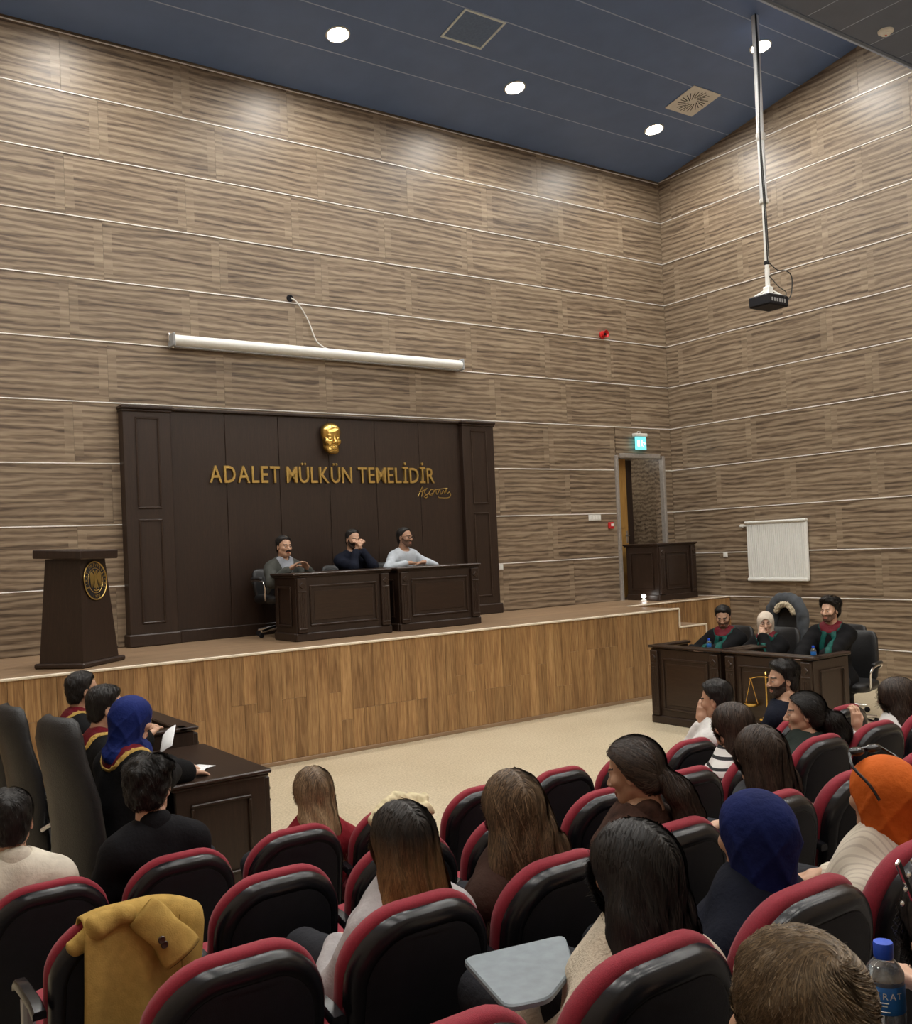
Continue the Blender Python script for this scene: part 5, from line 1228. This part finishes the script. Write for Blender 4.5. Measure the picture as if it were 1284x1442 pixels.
# --- left desk, robed, facing right
def lft(label, px, X, sy, **kw):
    h = onx(px,X); return person(label,h,0,-PI/2+kw.pop('turn',0),seat=(X-.09,sy),robe=RB,shirt=C_BLACKROBE,infl=.034,shirt_name='robe',sleeve=.92,coarse=.010,**kw)
def rel(h,x,y,z): return h+A_(x,y,z)
hh = onx((117,973),-10.72); lft('black-haired robed man with burgundy collar seated nearest the stage',(117,973),-10.72,hh[1]+.02,tone='mid',yaw=.1,hair=hair_short(.008,.010,.004,0,0,8),hairmat=H_BLACK,nstr=1000,slen=.03,strand_kw=dict(step=.008,lift=.004),arms=((A_(-10.36,hh[1]+.15,.93),(0,0,1),.4),(A_(-10.36,hh[1]-.12,.93),(0,0,1),.4)))
hh = onx((150,998),-10.80); lft('robed man with burgundy collar turned aside between two robed colleagues',(150,998),-10.80,hh[1]+.02,tone='light',yaw=-.05,pitch=-.1,hair=hair_short(.010,.018,.004,.002,0,9),hairmat=H_BLACK,nstr=1300,slen=.03,strand_kw=dict(step=.008,lift=.004),beard=('full',H_STUBBLE),arms=((A_(-10.36,hh[1]+.18,.82),(0,0,1),.4),(A_(-10.34,hh[1]-.05,.82),(0,0,1),.4)))
hp = onx((187,1014),-10.88); lft('robed woman in royal blue headscarf reading papers at the flat-topped desk',(187,1014),-10.88,hp[1],female=True,tone='light',yaw=-.15,pitch=-.22,turn=.25,hair=hijab(3),hairmat=C_BLUEHJ2,hair_name='headscarf',arms=((A_(-10.46,-5.15,.92),(0,-.3,1),.5),(A_(-10.34,-5.35,.82),(0,0,1),.4)))
# --- right desk, robed, facing left
def rgt(label, px, X, **kw):
    h = onx(px,X); return person(label,h,0,PI/2+kw.pop('turn',0),seat=(X+.06,h[1]),robe=RG,shirt=C_BLACKROBE,infl=.03,shirt_name='robe',coarse=.014,**kw)
h = onx((1018,869),-3.2); rgt('bearded robed man looking down at the rimmed desk beside the stage',(1018,869),-3.2,tone='mid',yaw=.25,pitch=-.32,turn=.3,hair=hair_short(.010,.016,.004,.002,0,10),hairmat=H_BLACK,nstr=700,slen=.03,strand_kw=dict(step=.01,lift=.004),beard=('full',H_STUBBLE),arms=((A_(-3.62,h[1]-.06,.80),(0,0,1),.5),(A_(-3.62,h[1]+.14,.80),(0,0,1),.5)))
h = onx((1078,877),-3.2); ck = h+A_(-.11,-.03,-.10); rgt('robed woman in cream headscarf with hand at her mouth',(1078,877),-3.2,female=True,tone='light',yaw=.35,pitch=-.1,turn=.3,hair=hijab(4),hairmat=C_CREAMHJ,hair_name='headscarf',arms=((ck+A_(0,0,-.05),(-.8,-.5,.2),.8,(-.4,-.5,-.8),(.25,.15,.9)),(A_(-3.58,h[1]+.12,.80),(0,0,1),.4)))
h = onx((1168,860),-3.1); rgt('robed man with thick curly black hair gazing sideways at the rimmed desk',(1168,860),-3.1,tone='light',yaw=-.35,turn=.35,hair=hair_short(.020,.028,.004,.008,.0,11),hairmat=H_BLACK,nstr=1500,slen=.05,strand_kw=dict(step=.012,lift=.010,jit=.8),beard=('full',H_STUBBLE),arms=((A_(-3.60,h[1]-.20,.80),(0,0,1),.4),(A_(-3.60,h[1]+.05,.80),(0,0,1),.4)))
# --- golden relief face on the panelling
gf_ = head_sdf(False,False,False); gf_.ell((0,.0,.06),(.082,.098,.075),.02); gf_.cut(f_cap((-.06,.095,.095),(.06,.10,.06),.006,.006),.02)
gf_.post.append(lambda F,X,Y,Z: np.maximum(F,.018-Y)); v_,f_ = gf_.mesh(.004)
gface = add_obj('relief_face',xf(v_,Matrix.Diagonal((1.75,1.5,1.62,1))),f_,M_GOLD); gface.location = (-6.46,-.112,3.552); gface.rotation_euler = (0,0,PI)
tag(gface,'gold relief face mounted on the dark panelling above the lettering','relief')
# ================================================================ SMALL THINGS
# water bottle standing on a writing tablet
cpos = A_(*(CAM+ray((1243,1325))*1.62)); bx_,by_ = cpos[0],cpos[1]; BHt = .215; bz = cpos[2]-BHt
def bottle(label, loc, sc=1.0, text=None, cat='bottle'):
    t = empty('water_bottle',loc,0,label,cat)
    M_PET = mat('clear bottle plastic',(.93,.95,.96),.06,0,var=.01,trans=.9); MW = mat('blue cap plastic',(.02,.09,.62),.35)
    pr = [(.004,.004),(.024,.0),(.030,.006),(.031,.02),(.0285,.035),(.031,.045),(.0295,.06),(.031,.07),(.0295,.085),(.031,.098),(.0300,.104),(.0300,.152),(.031,.157),(.0300,.166),(.024,.177),(.017,.185),(.0125,.190),(.0125,.199)]
    b = MB(); b.lathe([(r*sc,z*sc) for r,z in pr],28); part(b,'bottle_body',M_PET,t,60)
    b = MB(); b.lathe([(r*sc,z*sc) for r,z in [(.0150,.189),(.0158,.191),(.0158,.211),(.0148,.214),(.002,.215)]],24); part(b,'cap',MW,t,40)
    b = MB(); n = 28; b.rings([[(rr_*sc*math.cos(2*PI*k/n),rr_*sc*math.sin(2*PI*k/n),zz*sc) for k in range(n)] for rr_,zz in ((.0304,.106),(.0308,.107),(.0308,.149),(.0304,.150))],False,False); lb = part(b,'label',mat('blue bottle label',(.025,.16,.50),.4),t,40)
    if text:
        va = math.atan2(CAM[1]-loc[1],CAM[0]-loc[0])
        for i,ch in enumerate(text):
            me = char_mesh(ch,.04,.006,2); V = verts_np(me); cx_ = (V[:,0].min()+V[:,0].max())/2; k_ = .0145
            me.vertices.foreach_set('co',np.stack([(V[:,0]-cx_)*k_,-V[:,2]*k_*.2,V[:,1]*k_],1).astype(np.float32).ravel()); me.materials.clear(); me.materials.append(M_WHITE); me.update()
            a = va+(i-(len(text)-1)/2)*.36; o = bpy.data.objects.new('label_letter',me); link(o,lb); o.location = (.0312*math.cos(a),.0312*math.sin(a),.132); o.rotation_euler = (0,0,a+PI/2)
        for zz,ww in ((.126,.5),(.121,.35),(.112,.6)):
            b = MB(); aa = [va-.1-ww/2+ww*k/8 for k in range(9)]; b.tube([(.0311*math.cos(a),.0311*math.sin(a),zz) for a in aa],.0009,5); part(b,'label_print',M_WHITE,lb)
    b = MB(); b.lathe([(r*sc*.93,z*sc) for r,z in [(.003,.006),(.024,.004),(.030,.010),(.030,.05),(.0295,.108),(.0295,.156),(.002,.1565)]],24); part(b,'water',mat('still water',(.9,.95,.97),.02,0,var=.01,trans=1.0),t,60)
    return t
bottle('water bottle with blue cap and blue label in front of the hair clip woman',(bx_,by_,bz),1.0,'FIRAT')
ch51 = CHAIRS[(5,1)]; lx,ly,lz = bx_-ch51.location.x, by_-ch51.location.y, bz-ch51.location.z-.009
tablet(ch51, rounded([(lx-.07,ly-.08),(lx+.16,ly-.08),(lx+.16,ly+.10),(lx-.07,ly+.10)],.03), lz, [(lx+.15,ly-.06,lz-.012),(lx+.19,ly-.1,lz-.03),(.2715 if lx>0 else -.2715,.20,.60)])
b1 = onx((1145,914),-3.66); bottle('small water bottle with blue cap before the curly-haired robed man',(-3.66,b1[1],.755),.9)
b2 = onx((998,903),-3.62); bottle('small water bottle beside the hands of the robed man looking down',(-3.62,b2[1],.755),.9)
# papers
def sheet(label, pts, bend=.012):
    a,b_,c,d = [Vector(p) for p in pts]; n = 8; V = []; nn = (b_-a).cross(d-a).normalized()
    for j in (0,1):
        for i in range(n+1):
            u = i/n
            for v in (0,.5,1): V.append(tuple(a*(1-u)*(1-v)+b_*u*(1-v)+c*u*v+d*(1-u)*v+nn*(bend*math.sin(PI*u)+j*.0012)))
    F = []; m_ = (n+1)*3
    for i in range(n):
        for k in range(2):
            q = [i*3+k,(i+1)*3+k,(i+1)*3+k+1,i*3+k+1]; F.append(q[::-1]); F.append([x+m_ for x in q])
    rim = [i*3 for i in range(n+1)]+[n*3+1]+[i*3+2 for i in range(n,-1,-1)]+[1]
    for i in range(len(rim)): F.append([rim[i],rim[(i+1)%len(rim)],rim[(i+1)%len(rim)]+m_,rim[i]+m_])
    o = bpy.data.objects.new('paper_sheet',mesh_np('paper_sheet',V,F,M_PAPER,True)); link(o); tag(o,label,'paper'); return o
q0 = onx((229,1054),-10.42); sheet('sheet of paper held up by the woman in royal blue headscarf',[q0+A_(-.05,-.07,-.04),q0+A_(.02,-.12,.03),q0+A_(.10,.03,.13),q0+A_(.03,.08,.06)])
z_ = .7735
for lb,(x,y),a in (('sheet of paper lying flat beneath the folded sheet on the desk',(-10.19,-5.06),.5),('folded sheet of paper lying on top at the desk edge',(-10.24,-5.14),1.0)):
    e1 = A_(math.cos(a),math.sin(a),0)*.10; e2 = A_(-math.sin(a),math.cos(a),0)*.07; c0 = A_(x,y,z_); sheet(lb,[c0-e1-e2,c0+e1-e2,c0+e1+e2,c0-e1+e2],.004); z_ += .007
# mustard coat over a chair
C_MUST = cloth('mustard wool',(.42,.27,.075),.9,var=.10,vscale=40,bump=.2,bscale=200)
cc = CHAIRS[(2,0)]; ct = empty('coat',tuple(cc.location),0,'mustard wool coat draped over an auditorium chair','coat')
def cloth_grid(fn, nu, nv, th, name, m_, parent):
    G = np.array([[fn(i/nu,j/nv) for j in range(nv+1)] for i in range(nu+1)]); du = np.gradient(G,axis=0); dv = np.gradient(G,axis=1); n = np.cross(du,dv); n /= np.maximum(np.linalg.norm(n,axis=2,keepdims=True),1e-9)
    A = G.reshape(-1,3); B_ = (G+n*th).reshape(-1,3); m2 = len(A); F = []
    ix = lambda i,j: i*(nv+1)+j
    for i in range(nu):
        for j in range(nv): q = [ix(i,j),ix(i+1,j),ix(i+1,j+1),ix(i,j+1)]; F.append(q[::-1]); F.append([x+m2 for x in q])
    rim = [ix(i,0) for i in range(nu+1)]+[ix(nu,j) for j in range(1,nv+1)]+[ix(i,nv) for i in range(nu-1,-1,-1)]+[ix(0,j) for j in range(nv-1,0,-1)]
    for k in range(len(rim)): a,b = rim[k],rim[(k+1)%len(rim)]; F.append([a,b,b+m2,a+m2])
    return add_obj(name,np.concatenate([A,B_]),F,m_,parent)
def drape(u,v):
    s = v*1.05; fold = .5+.5*math.sin(9*u+1.2); x = -.15+.385*u
    edge = .868-.10*max(0,abs(x)-.10)**1.2/.1**.2 if False else .866-1.9*max(0,abs(x)-.06)**2
    if s < .20: t = s/.20; return (x, .135-.10*t, edge-.22*(1-t)**1.3+.006)
    if s < .32: t = (s-.20)/.12; a = PI*t; return (x, .035-.052*(1-math.cos(a))/1.0*.5*2*.5-.03*t, edge+.012+.016*math.sin(a))
    t = (s-.32)/.73; fl = t**.8
    return (x+(-.06*t*(1-u)-.10*t*u*u)+.012*math.sin(16*u+3*t)*fl, -.062-.022*fl*(1+math.sin(15*u+1.5*t))-.012*math.sin(5*t), edge+.006-.70*t)
cloth_grid(drape,44,46,.008,'coat_body',C_MUST,ct)
def sleeve_at(u,v):
    p = [Vector((.02,-.075,.875)),Vector((.06,-.095,.835)),Vector((.105,-.115,.775)),Vector((.135,-.125,.725))]; t = v*3; i = min(int(t),2); f_ = t-i; c = p[i].lerp(p[i+1],f_); d = (p[i+1]-p[i]).normalized(); a = 2*PI*u
    e1 = Vector((d.z,0,-d.x)).normalized(); e2 = d.cross(e1); r = .052+.012*v; q = c+e1*r*math.cos(a)+e2*r*.52*math.sin(a)+e1*.004*math.sin(9*v+3*a); return tuple(q)
cloth_grid(sleeve_at,26,14,-.006,'sleeve',C_MUST,ct)
rg_ = [Vector(sleeve_at(k/20,.95)) for k in range(20)]; rc = sum(rg_,Vector())/20
lin = MB(); lin.rings([[tuple(rc+(p-rc)*.93) for p in rg_],[tuple(rc+(p-rc)*.93+Vector((.006,-.002,-.010))) for p in rg_]]); part(lin,'cuff_shade',cloth('shaded cuff inside',(.05,.035,.02)),ct,50)  # dark cap across the open cuff, the sleeve's inner shade put into its colour
for zz,xx in ((.795,.062),(.778,.070)):
    bt_ = MB(); bt_.lathe([(.012,0),(.0125,.004),(.010,.007),(.004,.005)],16,(xx,-.142,zz),R3(PI/2,'X')); part(bt_,'button',mat('brown horn button',(.04,.018,.012),.35),ct,40)
ro = SDF(); ro.cap((-.17,-.03,.80),(-.10,-.05,.855),.028,.036); ro.cap((-.10,-.05,.855),(-.02,-.06,.875),.036,.03,.02); ro.disp = lambda X,Y,Z: wob(X,Y,Z,60,.006); v_,f_ = ro.mesh(.008); add_obj('bunched_lapel',v_,f_,C_MUST,ct)
sm_ = MB(); sm_.tube([(.142,-.088,.84),(.138,-.105,.6),(.12,-.125,.35)],.0022,5); part(sm_,'seam',cloth('mustard seam',(.24,.15,.04)),ct)
# cream garment on a front-row chair
cg = CHAIRS[(1,3)]; gsd = SDF(); gsd.cap((-.15,-.01,.835),(-.02,.0,.89),.035,.045); gsd.cap((-.02,.0,.89),(.13,.0,.86),.045,.04,.02); gsd.ell((.02,-.06,.83),(.14,.025,.06),.02); gsd.disp = lambda X,Y,Z: wob(X,Y,Z,75,.009,.7); v_,f_ = gsd.mesh(.008)
o = add_obj('folded_garment',v_,f_,cloth('cream cotton garment',(.66,.58,.38),.9)); o.location = cg.location; tag(o,'cream cotton garment hung over an empty front-row chair','garment')
# fur-hooded coat on the office chair behind the robed pair
fc = empty('hooded_coat',(-2.25,-3.62,0),PI/2,'grey coat with cream fur hood hung over an office chair','coat')
g_ = SDF()
arc = [(.21*math.cos(a),-.20,1.10+.20*math.sin(a)) for a in [PI*k/8 for k in range(9)]]
for a,b in zip(arc[:-1],arc[1:]): g_.cap(a,b,.075,.075,.02)
g_.cap((.22,-.20,1.10),(.24,-.21,.70),.08,.06); g_.cap((-.22,-.20,1.10),(-.24,-.21,.70),.08,.06); g_.disp = lambda X,Y,Z: wob(X,Y,Z,38,.010,1); v_,f_ = g_.mesh(.012); add_obj('coat_body',v_,f_,cloth('slate grey coat',(.075,.082,.092)),fc)
g_ = SDF(); arc2 = [(.13*math.cos(a)-.02,-.135,1.10+.13*math.sin(a)) for a in [PI*(.12+.80*k/8) for k in range(9)]]
for a,b in zip(arc2[:-1],arc2[1:]): g_.cap(a,b,.034,.034,.01)
g_.disp = lambda X,Y,Z: wob(X,Y,Z,170,.009,2); v_,f_ = g_.mesh(.007); add_obj('fur_trim',v_,f_,cloth('cream fur',(.62,.53,.38),.95,bump=.8,bscale=200),fc)
# sunglasses on the orange headscarf
oh = row_head((1243,1122),4); HMo = Matrix.Translation(oh) @ Matrix.Rotation(-.15,4,'Z')
sgm = empty('sunglasses',tuple(oh),-.15,'dark sunglasses pushed up on the orange headscarf','sunglasses')
for sx in (-1,1):
    e = SDF(); e.ell((sx*.038,.060,.132),(.032,.022,.014)); v_,f_ = e.mesh(.006); add_obj('lens',v_,f_,mat('smoked lens',(.01,.009,.01),.12),sgm)
    b = MB(); b.tube(curve3([(sx*.068,.058,.132),(sx*.098,.02,.10),(sx*.106,-.045,.06),(sx*.102,-.075,.02)],4),.0045,6); part(b,'temple_arm',M_BLACKPL,sgm,50)
b = MB(); b.tube([(-.012,.064,.136),(.012,.064,.136)],.005,6); part(b,'bridge',M_BLACKPL,sgm,50)
# silver clip in the dark-haired woman's hair
hc = rw_h; cl = empty('hair_clip',tuple(CAM+ray((1274,1240))*(float((rw_h-CAM)@ray((642,746.66)))-.055)),0,'silver hair clip in dark hair beside the water bottle','hair clip')
b = MB(); b.box((0,0,0),(.012,.006,.075),.002,R3(-.5,'Y')); part(b,'clip_bar',M_CHROME,cl)
for k in range(4): b = MB(); b.lathe([(.005,0),(.004,.003),(.001,.004)],8,(-.016+.011*k,-.003,-.03+.019*k),R3(PI/2,'X')); part(b,'crystal',M_CHROME,cl)
# watch of the man with his hand on his cheek
# cream jacket on the shoulder of the brown-haired woman
bh = row_head((1070,1065),3); js = SDF(); js.cap((.09,-.06,-.20),(.20,-.02,-.27),.055,.07); js.cap((.20,-.02,-.27),(.22,.0,-.50),.07,.06,.03); js.disp = lambda X,Y,Z: wob(X,Y,Z,55,.006,3); v_,f_ = js.mesh(.010)
o = add_obj('draped_jacket',v_,f_,cloth('cream knitted jacket',(.60,.50,.33),.9,bump=.5,bscale=150)); o.location = bh; tag(o,'cream knitted jacket draped on the shoulder of a long-haired woman','jacket')
